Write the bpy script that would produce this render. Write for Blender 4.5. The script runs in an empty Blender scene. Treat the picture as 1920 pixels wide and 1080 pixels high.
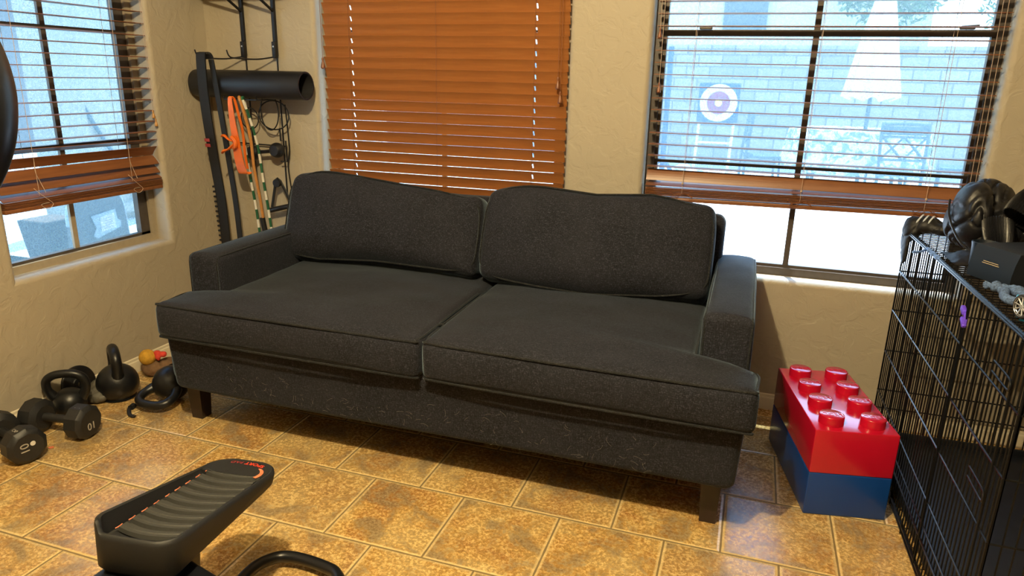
import bpy, bmesh, math, random
from mathutils import Vector, Matrix, noise
PI = math.pi
sc = bpy.context.scene
C = sc.collection
rnd = random.Random(7)

# ------------------------------------------------------------------ node helpers
class NT:
    def __init__(s, name):
        s.m = bpy.data.materials.new(name); s.m.use_nodes = True
        s.t = s.m.node_tree; s.t.nodes.clear()
        s.out = s.t.nodes.new('ShaderNodeOutputMaterial')
    def n(s, typ, **kw):
        nd = s.t.nodes.new(typ)
        for k, v in kw.items():
            if k.startswith('_'): setattr(nd, k[1:], v)
        for k, v in kw.items():
            if not k.startswith('_'):
                key = int(k[1:]) if k[0] == 'i' and k[1:].isdigit() else k.replace('__', ' ')
                s.set(nd.inputs[key], v)
        return nd
    def set(s, inp, v):
        if hasattr(v, 'is_output') or isinstance(v, bpy.types.NodeSocket): s.t.links.new(v, inp)
        elif isinstance(v, bpy.types.Node): s.t.links.new(v.outputs[0], inp)
        else:
            if isinstance(v, tuple) and len(v) == 3 and inp.type == 'RGBA': v = (*v, 1)
            inp.default_value = v
    def math(s, op, a, b=0.0, c=0.0):
        return s.n('ShaderNodeMath', _operation=op, i0=a, i1=b, i2=c).outputs[0]
    def mix(s, f, a, b, mode='MIX'):
        nd = s.n('ShaderNodeMix', _data_type='RGBA', _blend_type=mode)
        s.set(nd.inputs[0], f); s.set(nd.inputs[6], a); s.set(nd.inputs[7], b)
        return nd.outputs[2]
    def ramp(s, f, *st):
        nd = s.n('ShaderNodeValToRGB', i0=f); el = nd.color_ramp.elements
        while len(el) < len(st): el.new(0.5)
        for e, (p_, c_) in zip(el, st):
            e.position = p_; e.color = (*c_, 1) if isinstance(c_, tuple) else (c_, c_, c_, 1)
        return nd.outputs[0]
    def coord(s, which='Object'):
        return s.n('ShaderNodeTexCoord').outputs[which]
    def noise(s, scale, detail=3, rough=.5, vec=None, dist=0, out=0):
        kw = dict(Scale=float(scale), Detail=float(detail), Roughness=float(rough), Distortion=float(dist))
        nd = s.n('ShaderNodeTexNoise', **kw)
        s.set(nd.inputs['Vector'], vec if vec is not None else s.coord())
        return nd.outputs[out]
    def bump(s, h, strength=.3, dist=.01):
        return s.n('ShaderNodeBump', Height=h, Strength=float(strength), Distance=float(dist)).outputs[0]
    def pbr(s, col, rough=.5, metal=0.0, bump=None, **kw):
        b = s.n('ShaderNodeBsdfPrincipled')
        s.set(b.inputs['Base Color'], col); s.set(b.inputs['Roughness'], rough); s.set(b.inputs['Metallic'], metal)
        if bump is not None: s.set(b.inputs['Normal'], bump)
        for k, v in kw.items(): s.set(b.inputs[k.replace('__', ' ')], v)
        s.t.links.new(b.outputs[0], s.out.inputs[0]); return b

def plain(name, col, rough=.5, metal=0.0, nscale=40, namt=.12, bstr=.08, bdist=.002, **kw):
    t = NT(name); nz = t.noise(nscale, 4)
    c2 = tuple(max(0, c*(1-namt)) for c in col); c3 = tuple(min(1, c*(1+namt)) for c in col)
    t.pbr(t.ramp(nz, (.3, c2), (.7, c3)), rough, metal, t.bump(nz, bstr, bdist), **kw)
    return t.m
M = {}
S = .33
# ---- wall paint
def wallmat():
    t = NT('wall_paint'); co = t.coord()
    n1 = t.noise(15, 5, .55, co, .9); n2 = t.noise(45, 3, .5, co)
    tro = t.ramp(n1, (.42, 0.), (.56, 1.))
    h = t.math('ADD', t.math('MULTIPLY', tro, .8), t.math('MULTIPLY', n2, .25))
    big = t.noise(1.2, 2, .5, co)
    col = t.mix(big, (.40, .35, .265), (.43, .38, .29))
    t.pbr(col, .62, 0., t.bump(h, .42, .0035)); return t.m
M['wall'] = wallmat()
M['ceiling'] = plain('ceiling_paint', (.62, .6, .54), .8, 0, 30, .04, .2, .003)
M['trim'] = plain('trim_paint', (.70, .64, .50), .4, 0, 20, .04, .03)
# ---- floor
def floormat():
    t = NT('slate_look_tile'); co = t.coord()
    sep = t.n('ShaderNodeSeparateXYZ', i0=co)
    x = t.math('DIVIDE', sep.outputs[0], S); y = t.math('DIVIDE', sep.outputs[1], S)
    row = t.math('FLOOR', y); par = t.math('FLOORED_MODULO', row, 2.0)
    xs = t.math('ADD', x, t.math('MULTIPLY', par, .5))
    # grid rows: even rows joint at whole numbers, odd rows shifted by half
    fx = t.math('FRACT', xs); fy = t.math('FRACT', y); ix = t.math('FLOOR', xs)
    dx = t.math('MINIMUM', fx, t.math('SUBTRACT', 1.0, fx)); dy = t.math('MINIMUM', fy, t.math('SUBTRACT', 1.0, fy))
    wob = t.math('MULTIPLY', t.math('SUBTRACT', t.noise(30, 2, .5, co), .5), .008)
    d = t.math('ADD', t.math('MINIMUM', dx, dy), wob)
    grout = t.ramp(d, (.0075, 1.), (.0115, 0.))
    rim = t.ramp(d, (.012, 1.), (.026, .8), (.036, 0.))
    idv = t.n('ShaderNodeCombineXYZ', X=ix, Y=row, Z=3.0)
    wn = t.n('ShaderNodeTexWhiteNoise', _noise_dimensions='3D', Vector=idv)
    off = t.n('ShaderNodeVectorMath', _operation='MULTIPLY_ADD', i0=wn.outputs['Color'], i1=(9., 9., 9.), i2=co).outputs[0]
    blot = t.noise(4.2, 5, .65, off, .5)
    blot2 = t.noise(8.0, 5, .65, off, .6)
    fine = t.noise(95, 5, .72, off, .35)
    fine2 = t.noise(120, 3, .7, off)
    base = t.ramp(blot, (.40, (.42, .15, .015)), (.50, (.58, .31, .06)), (.60, (.66, .46, .18)))
    idt = t.mix(t.math('MULTIPLY', wn.outputs['Value'], .6), base, (.46, .32, .15))
    sp = t.ramp(fine, (.37, (.03, .02, .008)), (.46, (.22, .12, .035)), (.53, (.60, .38, .12)), (.62, (1.0, .82, .38)))
    col = t.mix(.52, idt, sp)
    col = t.mix(t.ramp(t.math('ADD', blot2, t.math('MULTIPLY', t.math('SUBTRACT', fine, .5), .5)), (.52, 0.), (.60, .74)), col, (.15, .11, .07))
    col = t.mix(t.math('MULTIPLY', t.ramp(fine2, (.4, 0.), (.62, 1.)), .22), col, (.85, .66, .36))
    col = t.mix(t.math('MULTIPLY', rim, .72), col, (.88, .68, .34))  # pale rim paints in the highlight along the tile edges
    col = t.mix(grout, col, (.20, .14, .06))
    h = t.math('ADD', t.math('MULTIPLY', t.ramp(d, (.006, 0.), (.03, 1.)), 1.0), t.math('MULTIPLY', fine, .16))
    rough = t.ramp(fine, (.3, .16), (.7, .36))
    t.pbr(col, t.mix(grout, rough, (.7, .7, .7)), 0., t.bump(h, .55, .004), Specular__IOR__Level=.55)
    return t.m
M['floor'] = floormat()
# ---- fabric
def fabric(name, ca, cb, sc_=420, b=.7):
    t = NT(name); co = t.coord()
    mp1 = t.n('ShaderNodeMapping', Vector=co); mp1.inputs['Scale'].default_value = (1, 1, .16)
    mp2 = t.n('ShaderNodeMapping', Vector=co); mp2.inputs['Scale'].default_value = (.16, 1, 1)
    a = t.noise(sc_, 2, .6, mp1.outputs[0]); c = t.noise(sc_, 2, .6, mp2.outputs[0])
    w = t.math('MULTIPLY', t.math('ADD', a, c), .5)
    sp = t.noise(260, 2, .6, co)
    big = t.noise(5, 3, .5, co)
    f = t.math('ADD', t.math('MULTIPLY', w, .6), t.math('MULTIPLY', sp, .4))
    col = t.ramp(f, (.40, ca), (.53, tuple(.5*(p+q) for p, q in zip(ca, cb))), (.62, tuple(1.9*q for q in cb)))
    col = t.mix(t.math('MULTIPLY', t.ramp(big, (.35, 0.), (.7, 1.)), .35), col, cb)
    t.pbr(col, .92, 0., t.bump(f, b, .002), Sheen__Weight=.42, Sheen__Roughness=.28, Sheen__Tint=(.55, .78, 1., 1.), Specular__IOR__Level=.25)
    return t.m
M['fabric'] = fabric('charcoal_weave', (.0035, .004, .0065), (.024, .0255, .037))
M['piping'] = fabric('charcoal_piping', (.005, .006, .007), (.022, .023, .026), 420)
M['hair'] = plain('pet_hair', (.45, .42, .38), .7)
M['leg'] = plain('dark_stained_wood', (.022, .013, .011), .45, 0, 25, .3)
M['black_metal'] = plain('black_powder_coat', (.006, .007, .009), .35, .2, 80, .15)
M['rack_metal'] = plain('satin_black_steel', (.013, .013, .016), .4, .3, 80, .15)
M['cage_wire'] = plain('black_coated_wire', (.004, .005, .007), .32, 0, 60, .1, Specular__IOR__Level=.28)
M['tray'] = plain('black_tray_plastic', (.009, .011, .016), .45, 0, 15, .15, .2, .004)
M['kettle'] = plain('black_enamel_iron', (.006, .007, .009), .38, .1, 120, .2, .15, .001)
M['neoprene'] = plain('black_neoprene', (.011, .012, .014), .5, 0, 200, .2, .2, .0008)
M['number'] = plain('grey_number_print', (.42, .40, .36), .6)
M['sticker'] = plain('white_sticker', (.75, .74, .70), .6)
M['black'] = plain('matte_black', (.006, .0065, .008), .6)
M['foamtube'] = plain('black_foam', (.008, .009, .013), .42, 0, 150, .15)
M['tube_in'] = plain('tube_inner', (.006, .006, .008), .8)
M['orange_band'] = plain('orange_latex', (.80, .17, .02), .42, 0, 14, .15, .3, .004)
M['tan_rubber'] = plain('tan_latex', (.45, .2, .05), .4)
M['bead_green'] = plain('green_bead', (.015, .10, .05), .35)
M['bead_white'] = plain('white_bead', (.72, .70, .62), .35)
M['pink'] = plain('faded_red_print', (.30, .035, .04), .6)
M['rubber'] = plain('pedal_rubber', (.009, .010, .011), .6, 0, 160, .15, .3, .001)
M['tread'] = plain('pedal_tread', (.028, .029, .027), .65, 0, 200, .15, .3, .001)
M['red_print'] = plain('red_print', (.75, .06, .03), .45)
M['orange_rim'] = plain('worn_orange_rim', (.70, .19, .09), .6, 0, 60, .35)
M['gloss_black'] = plain('gloss_black_foam', (.005, .006, .009), .33, 0, 100, .1)
M['red'] = plain('glossy_red_plastic', (.50, .005, .028), .22, 0, 6, .03, .06, .004, Coat__Weight=.4)
M['blue'] = plain('glossy_blue_plastic', (.004, .045, .24), .3, 0, 6, .03, .06, .004, Coat__Weight=.1)
M['yellow'] = plain('mustard_fleece', (.55, .30, .03), .85, 0, 60, .2, .5, .004)
M['toy_red'] = plain('red_felt', (.6, .05, .03), .85)
M['toy_brown'] = plain('brown_plush', (.16, .09, .045), .9, 0, 50, .25, .5, .004)
M['grey_cloth'] = plain('grey_nylon', (.09, .085, .07), .6, 0, 40, .25, .5, .004)
M['white_cord'] = plain('beige_cord', (.55, .42, .32), .7)
M['clear_plastic'] = plain('clear_tag', (.6, .65, .7), .3)
M['brass'] = plain('turned_wood_tassel', (.20, .07, .025), .35)
M['amber'] = plain('amber_tassel', (.45, .22, .05), .3)
M['bronze'] = plain('bronze_frame_dark', (.075, .062, .052), .45, .1, 40, .1)
M['tan_frame'] = plain('tan_frame', (.36, .30, .21), .45, 0, 40, .06)
M['lockmetal'] = plain('sash_lock', (.12, .11, .10), .35, .6)
M['purple'] = plain('purple_tie', (.13, .06, .75), .5)
M['denim'] = plain('pale_blue_tape', (.16, .30, .70), .7, 0, 200, .35)
M['card'] = plain('black_card', (.004, .009, .018), .45, 0, 20, .08)
M['gold'] = plain('pale_gold_print', (.5, .40, .25), .4)
M['cyan'] = plain('cyan_plastic', (.03, .38, .75), .3)
M['tyre'] = plain('tyre_rubber', (.015, .015, .017), .7)
M['spoke'] = plain('silver_spoke', (.55, .57, .6), .3, .6)
M['rope'] = plain('blue_braid', (.07, .12, .24), .8, 0, 220, .6, .6, .003)
def woodmat(name, a, b, transl=0.0):
    t = NT(name); co = t.coord()
    mp = t.n('ShaderNodeMapping', Vector=co); mp.inputs['Scale'].default_value = (1, 14, 14)
    nz = t.noise(5, 5, .6, mp.outputs[0], .5)
    col = t.ramp(nz, (.3, a), (.7, b))
    bs = t.pbr(col, .38, 0., t.bump(nz, .1, .001))
    if transl:
        tr = t.n('ShaderNodeBsdfTranslucent', Color=t.mix(.5, col, (1., .30, .05)))
        ms = t.n('ShaderNodeMixShader', i0=transl, i1=bs.outputs[0], i2=tr.outputs[0])
        t.t.links.new(ms.outputs[0], t.out.inputs[0])
    return t.m
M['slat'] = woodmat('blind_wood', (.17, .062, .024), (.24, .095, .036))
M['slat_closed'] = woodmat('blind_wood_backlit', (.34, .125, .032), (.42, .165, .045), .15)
def leathermat():
    t = NT('black_leather'); co = t.coord()
    v = t.n('ShaderNodeTexVoronoi', Scale=260.0, Vector=co); nz = t.noise(28, 5, .65, co, 1.2)
    h = t.math('ADD', t.math('MULTIPLY', v.outputs[0], .06), t.math('MULTIPLY', nz, .35))
    col = t.ramp(nz, (.3, (.0035, .004, .006)), (.7, (.009, .009, .011)))
    t.pbr(col, t.ramp(nz, (.3, .36), (.7, .52)), 0., t.bump(h, .5, .006), Specular__IOR__Level=.5)
    return t.m
M['leather'] = leathermat()
def glassmat(name, tint, refl):
    t = NT(name); tr = t.n('ShaderNodeBsdfTransparent', Color=tint)
    gl = t.n('ShaderNodeBsdfGlossy', Color=(.9, .95, 1.), Roughness=.03)
    fr = t.n('ShaderNodeFresnel', IOR=1.45)
    f = t.math('MULTIPLY', fr.outputs[0], refl)
    ms = t.n('ShaderNodeMixShader', i0=f, i1=tr.outputs[0], i2=gl.outputs[0])
    t.t.links.new(ms.outputs[0], t.out.inputs[0]); return t.m
M['glass'] = glassmat('window_glass', (.90, .97, .97), .7)
def screenmat():
    t = NT('insect_screen'); co = t.coord()
    nz = t.noise(160, 2, .7, co)
    tr = t.n('ShaderNodeBsdfTransparent', Color=(.88, .98, 1.))
    tl = t.n('ShaderNodeBsdfTranslucent', Color=(.14, .21, .23))
    df = t.n('ShaderNodeBsdfDiffuse', Color=(.10, .13, .15))
    m1 = t.n('ShaderNodeMixShader', i0=.45, i1=tl.outputs[0], i2=df.outputs[0])
    f = t.ramp(nz, (.35, .56), (.65, .76))
    ms = t.n('ShaderNodeMixShader', i0=f, i1=tr.outputs[0], i2=m1.outputs[0])
    t.t.links.new(ms.outputs[0], t.out.inputs[0]); return t.m
M['screen'] = screenmat()
# exterior
def blockmat():
    t = NT('block_wall'); co = t.coord()
    mp = t.n('ShaderNodeMapping', Vector=co); mp.inputs['Rotation'].default_value = (PI/2, 0, 0)
    br = t.n('ShaderNodeTexBrick', Vector=mp.outputs[0], Color1=(.38, .345, .33), Color2=(.24, .23, .24), Mortar=(.12, .12, .13), Scale=1.0)
    br.inputs['Brick Width'].default_value = .40; br.inputs['Row Height'].default_value = .20; br.inputs['Mortar Size'].default_value = .012
    t.pbr(t.mix(t.math('MULTIPLY', t.noise(14, 4), .12), br.outputs[0], (.36, .35, .36)), .9, 0., t.bump(t.noise(60, 4), .4, .01)); return t.m
M['block'] = blockmat()
M['stucco'] = plain('pale_stucco', (.40, .39, .32), .9, 0, 30, .14, .8, .02)
M['stucco_grey'] = plain('grey_stucco', (.13, .125, .125), .9, 0, 40, .12, .6, .02)
M['patio'] = plain('patio_concrete', (.62, .60, .56), .8, 0, 4, .08, .3, .01)
M['white_canvas'] = plain('white_canvas', (.80, .80, .78), .8, 0, 8, .04, .2, .01)
M['floral'] = NT('speckled_tablecloth').m
t = NT('speckled_cloth'); nz = t.noise(9, 4, .6, None, .8)
t.pbr(t.ramp(nz, (.44, (.16, .24, .28)), (.52, (.72, .74, .74))), .8); M['floral'] = t.m
M['patio_metal'] = plain('grey_cast_metal', (.05, .10, .13), .5, .3, 40, .2)
M['target_blue'] = plain('target_blue', (.008, .07, .30), .7)
M['target_white'] = plain('target_white', (.78, .78, .78), .7)
M['target_purple'] = plain('target_maroon', (.30, .04, .12), .7)
M['target_yellow'] = plain('target_yellow', (.85, .70, .10), .7)
M['chair_grey'] = plain('blue_grey_resin', (.045, .058, .066), .5, 0, 6, .08, .1, .01)
M['chair_edge'] = plain('pale_resin_edge', (.34, .44, .50), .5)
M['planter'] = plain('charcoal_planter', (.022, .022, .023), .7, 0, 40, .25, .4, .01)
M['leaf'] = plain('tree_leaves', (.06, .14, .03), .6, 0, 8, .5)
M['bark'] = plain('tree_bark', (.12, .08, .05), .9)
M['rock'] = plain('pale_rock', (.6, .58, .54), .9, 0, 8, .2, .6, .02)
M['roof'] = plain('house_wall', (.55, .52, .47), .9)
M['siding'] = plain('bronze_awning', (.05, .08, .10), .5)

# ------------------------------------------------------------------ mesh helpers
class MB:
    def __init__(s): s.b = bmesh.new()
    def _add(s, vs, fs, mat=None):
        if mat is not None: vs = [mat @ Vector(v) for v in vs]
        bv = [s.b.verts.new(v) for v in vs]
        for f in fs:
            try: s.b.faces.new([bv[i] for i in f])
            except ValueError: pass
        return bv
    def box(s, c, d, mat=None, bev=0.0, taper=1.0):
        x, y, z = d[0]/2, d[1]/2, d[2]/2
        L = Matrix.Translation(Vector(c))
        if mat is not None: L = mat @ L
        if bev > 0: return s.rbox(d, bev, 1, L, 2)
        k = taper
        vs = [(-x*k,-y*k,-z),(x*k,-y*k,-z),(x*k,y*k,-z),(-x*k,y*k,-z),(-x,-y,z),(x,-y,z),(x,y,z),(-x,y,z)]
        s._add(vs, [(0,3,2,1),(4,5,6,7),(0,1,5,4),(1,2,6,5),(2,3,7,6),(3,0,4,7)], L); return s
    def rbox(s, d, r, n=6, mat=None, seg=3, fn=None):
        """rounded box; n interior divisions per axis (int or tuple); fn deforms the local point"""
        if isinstance(n, int): n = (n, n, n)
        h = [v/2 for v in d]; r = min(r, *[v*.98 for v in h])
        ax = []
        for i in range(3):
            a = [-h[i] + r*(1-math.cos(PI/2*k/seg)) if False else -h[i] + r*k/seg for k in range(seg)]
            inner = [-h[i]+r + (2*h[i]-2*r)*k/n[i] for k in range(n[i]+1)]
            b = [h[i]-r + r*(k+1)/seg for k in range(seg)]
            ax.append(a+inner+b)
        idx = {}
        def P(i, j, k):
            key = (i, j, k)
            if key in idx: return idx[key]
            p = Vector((ax[0][i], ax[1][j], ax[2][k]))
            q = Vector([max(-h[a]+r, min(h[a]-r, p[a])) for a in range(3)])
            dd = p-q
            if dd.length > 1e-9:
                # map cube corner to sphere smoothly
                m = max(abs(dd[0]), abs(dd[1]), abs(dd[2]))
                dd = dd.normalized()*m
            p = q+dd
            if fn: p = Vector(fn(p))
            if mat is not None: p = mat @ p
            idx[key] = s.b.verts.new(p); return idx[key]
        N = [len(a)-1 for a in ax]
        def quad(a, b_, c, d_):
            try: s.b.faces.new([P(*a), P(*b_), P(*c), P(*d_)])
            except ValueError: pass
        for k in (0, N[2]):
            for i in range(N[0]):
                for j in range(N[1]):
                    q = [(i,j,k),(i+1,j,k),(i+1,j+1,k),(i,j+1,k)]
                    quad(*(q if k else q[::-1]))
        for j in (0, N[1]):
            for i in range(N[0]):
                for k in range(N[2]):
                    q = [(i,j,k),(i,j,k+1),(i+1,j,k+1),(i+1,j,k)]
                    quad(*(q if j else q[::-1]))
        for i in (0, N[0]):
            for j in range(N[1]):
                for k in range(N[2]):
                    q = [(i,j,k),(i,j+1,k),(i,j+1,k+1),(i,j,k+1)]
                    quad(*(q if i else q[::-1]))
        return s
    def tube(s, pts, r, n=8, closed=False, cap=True, flat=1.0, up=None, mat=None):
        pts = [Vector(p) for p in pts]
        if mat is not None: pts = [mat @ p for p in pts]
        m = len(pts); rs = r if isinstance(r, (list, tuple)) else [r]*m
        T = []
        for i in range(m):
            a = pts[(i-1) % m] if (closed or i > 0) else pts[i]
            b = pts[(i+1) % m] if (closed or i < m-1) else pts[i]
            T.append((b-a).normalized() if (b-a).length > 1e-9 else Vector((0, 0, 1)))
        u = Vector(up) if up is not None else (Vector((0, 0, 1)) if abs(T[0].z) < .9 else Vector((1, 0, 0)))
        rings = []
        for i in range(m):
            if up is not None: u = Vector(up)
            u = (u - T[i]*u.dot(T[i])); u = u.normalized() if u.length > 1e-6 else T[i].orthogonal().normalized()
            v = T[i].cross(u)
            rings.append([s.b.verts.new(pts[i] + (u*math.cos(2*PI*k/n)*flat + v*math.sin(2*PI*k/n))*rs[i]) for k in range(n)])
        for i in range(m if closed else m-1):
            A, B = rings[i], rings[(i+1) % m]
            for k in range(n):
                try: s.b.faces.new([A[k], A[(k+1) % n], B[(k+1) % n], B[k]])
                except ValueError: pass
        if cap and not closed:
            s.b.faces.new(rings[0][::-1]); s.b.faces.new(rings[-1])
        return s
    def lathe(s, prof, mat=None, n=24, squash=(1, 1)):
        rings = []
        for (r, z) in prof:
            if r < 1e-6:
                p = Vector((0, 0, z)); rings.append([s.b.verts.new(mat @ p if mat is not None else p)]); continue
            ring = []
            for k in range(n):
                p = Vector((r*math.cos(2*PI*k/n)*squash[0], r*math.sin(2*PI*k/n)*squash[1], z))
                ring.append(s.b.verts.new(mat @ p if mat is not None else p))
            rings.append(ring)
        for A, B in zip(rings, rings[1:]):
            if len(A) == 1 and len(B) == 1: continue
            for k in range(n):
                if len(A) == 1: f = [A[0], B[(k+1) % n], B[k]][::-1]
                elif len(B) == 1: f = [A[k], A[(k+1) % n], B[0]]
                else: f = [A[k], A[(k+1) % n], B[(k+1) % n], B[k]]
                try: s.b.faces.new(f)
                except ValueError: pass
        return s
    def cap_ring(s): return s
    def prism(s, poly, z0, z1, mat=None):
        n = len(poly)
        vs = [(x, y, z0) for x, y in poly]+[(x, y, z1) for x, y in poly]
        s._add(vs, [tuple(range(n))[::-1], tuple(range(n, 2*n))]+[(i, (i+1) % n, n+(i+1) % n, n+i) for i in range(n)], mat); return s
    def grid(s, nu, nv, fn, mat=None, wrapu=False):
        V = [[s.b.verts.new((mat @ Vector(fn(i/nu, j/nv))) if mat is not None else Vector(fn(i/nu, j/nv))) for j in range(nv+1)] for i in range(nu+(0 if wrapu else 1))]
        for i in range(nu):
            for j in range(nv):
                A, B = V[i], V[(i+1) % len(V)]
                try: s.b.faces.new([A[j], B[j], B[j+1], A[j+1]])
                except ValueError: pass
        return s
    def build(s, name, m, parent=None, world=True, smooth=True, angle=40, recalc=True):
        if recalc: bmesh.ops.recalc_face_normals(s.b, faces=s.b.faces)
        me = bpy.data.meshes.new(name)
        if smooth:
            for f in s.b.faces: f.smooth = True
            ca = math.radians(angle)
            for e in s.b.edges:
                if len(e.link_faces) == 2 and e.calc_face_angle(0) > ca: e.smooth = False
        s.b.to_mesh(me); s.b.free()
        o = bpy.data.objects.new(name, me); C.objects.link(o)
        if m is not None:
            for q in (m if isinstance(m, list) else [m]): me.materials.append(M[q] if isinstance(q, str) else q)
        if parent is not None:
            o.parent = parent
            if world:
                L = Matrix.Translation(Vector(parent['_loc'])) @ Matrix.Rotation(parent['_rz'], 4, 'Z') if '_loc' in parent else Matrix()
                par = parent
                if '_loc' in par: o.matrix_parent_inverse = L.inverted()
        return o

def thing(name, label, cat, loc=(0, 0, 0), rz=0.0, group=None, kind=None):
    o = bpy.data.objects.new(name, None); C.objects.link(o)
    o.location = loc; o.rotation_euler = (0, 0, rz); o.empty_display_size = .05
    o['_loc'] = list(loc); o['_rz'] = rz
    if label: o['label'] = label; o['category'] = cat
    if group: o['group'] = group
    if kind: o['kind'] = kind
    return o
def tag(o, label, cat, group=None, kind=None):
    o['label'] = label; o['category'] = cat
    if group: o['group'] = group
    if kind: o['kind'] = kind
    return o
def struct(o): o['kind'] = 'structure'; return o
def dup_tree(root, loc, rz, label, group=None):
    r = root.copy(); C.objects.link(r); r.location = loc; r.rotation_euler = (0, 0, rz); r['label'] = label
    if group: r['group'] = group
    for ch in list(root.children):
        c = ch.copy(); C.objects.link(c); c.parent = r
        for g in ch.children:
            d = g.copy(); C.objects.link(d); d.parent = c
    return r
def text_mesh(txt, size, depth=.001, font_bold=False, align='CENTER', space=1.0):
    cu = bpy.data.curves.new('t', 'FONT'); cu.body = txt; cu.size = size; cu.extrude = depth/2
    cu.align_x = align; cu.align_y = 'CENTER'; cu.space_character = space
    if font_bold: cu.offset = size*.012
    o = bpy.data.objects.new('t', cu); C.objects.link(o)
    dg = bpy.context.evaluated_depsgraph_get(); me = bpy.data.meshes.new_from_object(o.evaluated_get(dg))
    bpy.data.objects.remove(o); bpy.data.curves.remove(cu); return me
def text_part(name, txt, size, depth, m, parent, mat, fn=None, bold=False, world=True, space=1.0):
    me = text_mesh(txt, size, depth, bold, space=space)
    for v in me.vertices:
        if fn: v.co = fn(v.co)
        v.co = mat @ v.co
    b = MB(); b.b.from_mesh(me); bpy.data.meshes.remove(me)
    for mm in []: pass
    return b.build(name, m, parent, world=world, smooth=False, recalc=False)
def smooth_pts(pts, k=6, closed=False):
    """catmull-rom"""
    P = [Vector(p) for p in pts]; out = []; n = len(P)
    rng = range(n if closed else n-1)
    for i in rng:
        p0 = P[(i-1) % n] if (closed or i > 0) else P[i]; p1 = P[i]; p2 = P[(i+1) % n]
        p3 = P[(i+2) % n] if (closed or i < n-2) else P[(i+1) % n]
        for j in range(k):
            t_ = j/k
            out.append(.5*((2*p1)+(-p0+p2)*t_+(2*p0-5*p1+4*p2-p3)*t_*t_+(-p0+3*p1-3*p2+p3)*t_**3))
    if not closed: out.append(P[-1])
    return out
def nz3(p, s=1.0, o=0.0): return noise.noise(Vector((p[0]*s+o, p[1]*s+o*1.7, p[2]*s-o)))
def ss(a, b, x):
    t_ = max(0, min(1, (x-a)/(b-a))); return t_*t_*(3-2*t_)
RX = lambda a: Matrix.Rotation(a, 4, 'X')
RY = lambda a: Matrix.Rotation(a, 4, 'Y')
RZ = lambda a: Matrix.Rotation(a, 4, 'Z')
TR = lambda *v: Matrix.Translation(Vector(v))

# ------------------------------------------------------------------ camera
def camera():
    yaw, pit, rol = -.3203, .2908, .0219
    cy, sy, cp, sp = math.cos(yaw), math.sin(yaw), math.cos(pit), math.sin(pit)
    w = Vector((sy*cp, cy*cp, -sp)); r = Vector((cy, -sy, 0)); u = r.cross(w)
    c, s_ = math.cos(rol), math.sin(rol)
    r2 = c*r+s_*u; u2 = -s_*r+c*u
    cam = bpy.data.cameras.new('camera'); o = bpy.data.objects.new('camera', cam); C.objects.link(o)
    m = Matrix((r2, u2, -w)).transposed().to_4x4(); m.translation = Vector((2.2686, -1.9059, 1.3488))
    o.matrix_world = m
    cam.sensor_width = 36; cam.lens = 1320.7/1920*36; cam.clip_start = .02; cam.clip_end = 200
    sc.camera = o
camera()

# ------------------------------------------------------------------ room
XL, YB, XR, YF, H = -.33, 1.08, 6.6, -8.0, 2.65
W1 = (-.06, .713, .565, 2.1)     # y0 y1 z0 z1 on left wall
W2 = (.288, 1.505, .565, 2.1)
W3 = (1.843, 3.078, .575, 2.1)
def wall(name, a0, a1, ops, fn, thick=.17, r=.022):
    b = MB()
    def Q(p): b._add([fn(*q) for q in p], [(0, 1, 2, 3)])
    def R_(x0, x1, z0, z1, d=0.0):
        nx = max(1, int((x1-x0)/.5)); 
        for i in range(nx):
            xa, xb = x0+(x1-x0)*i/nx, x0+(x1-x0)*(i+1)/nx
            Q([(xa, z0, d), (xb, z0, d), (xb, z1, d), (xa, z1, d)])
    x = a0
    for (p0, p1, z0, z1) in sorted(ops):
        R_(x, p0-r, 0, H); R_(p0-r, p1+r, 0, z0-r); R_(p0-r, p1+r, z1+r, H)
        x = p1+r
        loops = []
        for k in range(13):
            th = PI/2*k/12; e = r*(1-math.sin(th)); d = r*(1-math.cos(th))
            loops.append([(p0-e, z0-e, d), (p1+e, z0-e, d), (p1+e, z1+e, d), (p0-e, z1+e, d)])
        loops.append([(p0, z0, thick), (p1, z0, thick), (p1, z1, thick), (p0, z1, thick)])
        for A, B in zip(loops, loops[1:]):
            for i in range(4): Q([A[i], A[(i+1) % 4], B[(i+1) % 4], B[i]])
    R_(x, a1, 0, H)
    # outer skin
    x = a0
    for (p0, p1, z0, z1) in sorted(ops):
        R_(x, p0, 0, H, thick); R_(p0, p1, 0, z0, thick); R_(p0, p1, z1, H, thick); x = p1
    R_(x, a1, 0, H, thick)
    bmesh.ops.remove_doubles(b.b, verts=b.b.verts, dist=1e-5)
    return struct(b.build(name, 'wall', smooth=False))
wall('wall_back', XL, XR, [W2, W3], lambda a, z, d: (a, YB+d, z))
wall('wall_left', YF, YB, [W1], lambda a, z, d: (XL-d, a, z))
b = MB(); b.box((XR+.05, (YB+YF)/2, H/2), (.1, YB-YF+.2, H)); struct(b.build('wall_right', 'wall', smooth=False))
b = MB(); b.box(((XL+XR)/2, YF-.05, H/2), (XR-XL+.2, .1, H)); struct(b.build('wall_front', 'wall', smooth=False))
b = MB(); b.box(((XL+XR)/2, (YB+YF)/2, H+.05), (XR-XL+.5, YB-YF+.5, .1)); struct(b.build('ceiling', 'ceiling', smooth=False))
b = MB(); b.box(((XL+XR)/2, (YB+YF)/2, -.02), (XR-XL+.2, YB-YF+.2, .04)); struct(b.build('floor', 'floor', smooth=False))
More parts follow.
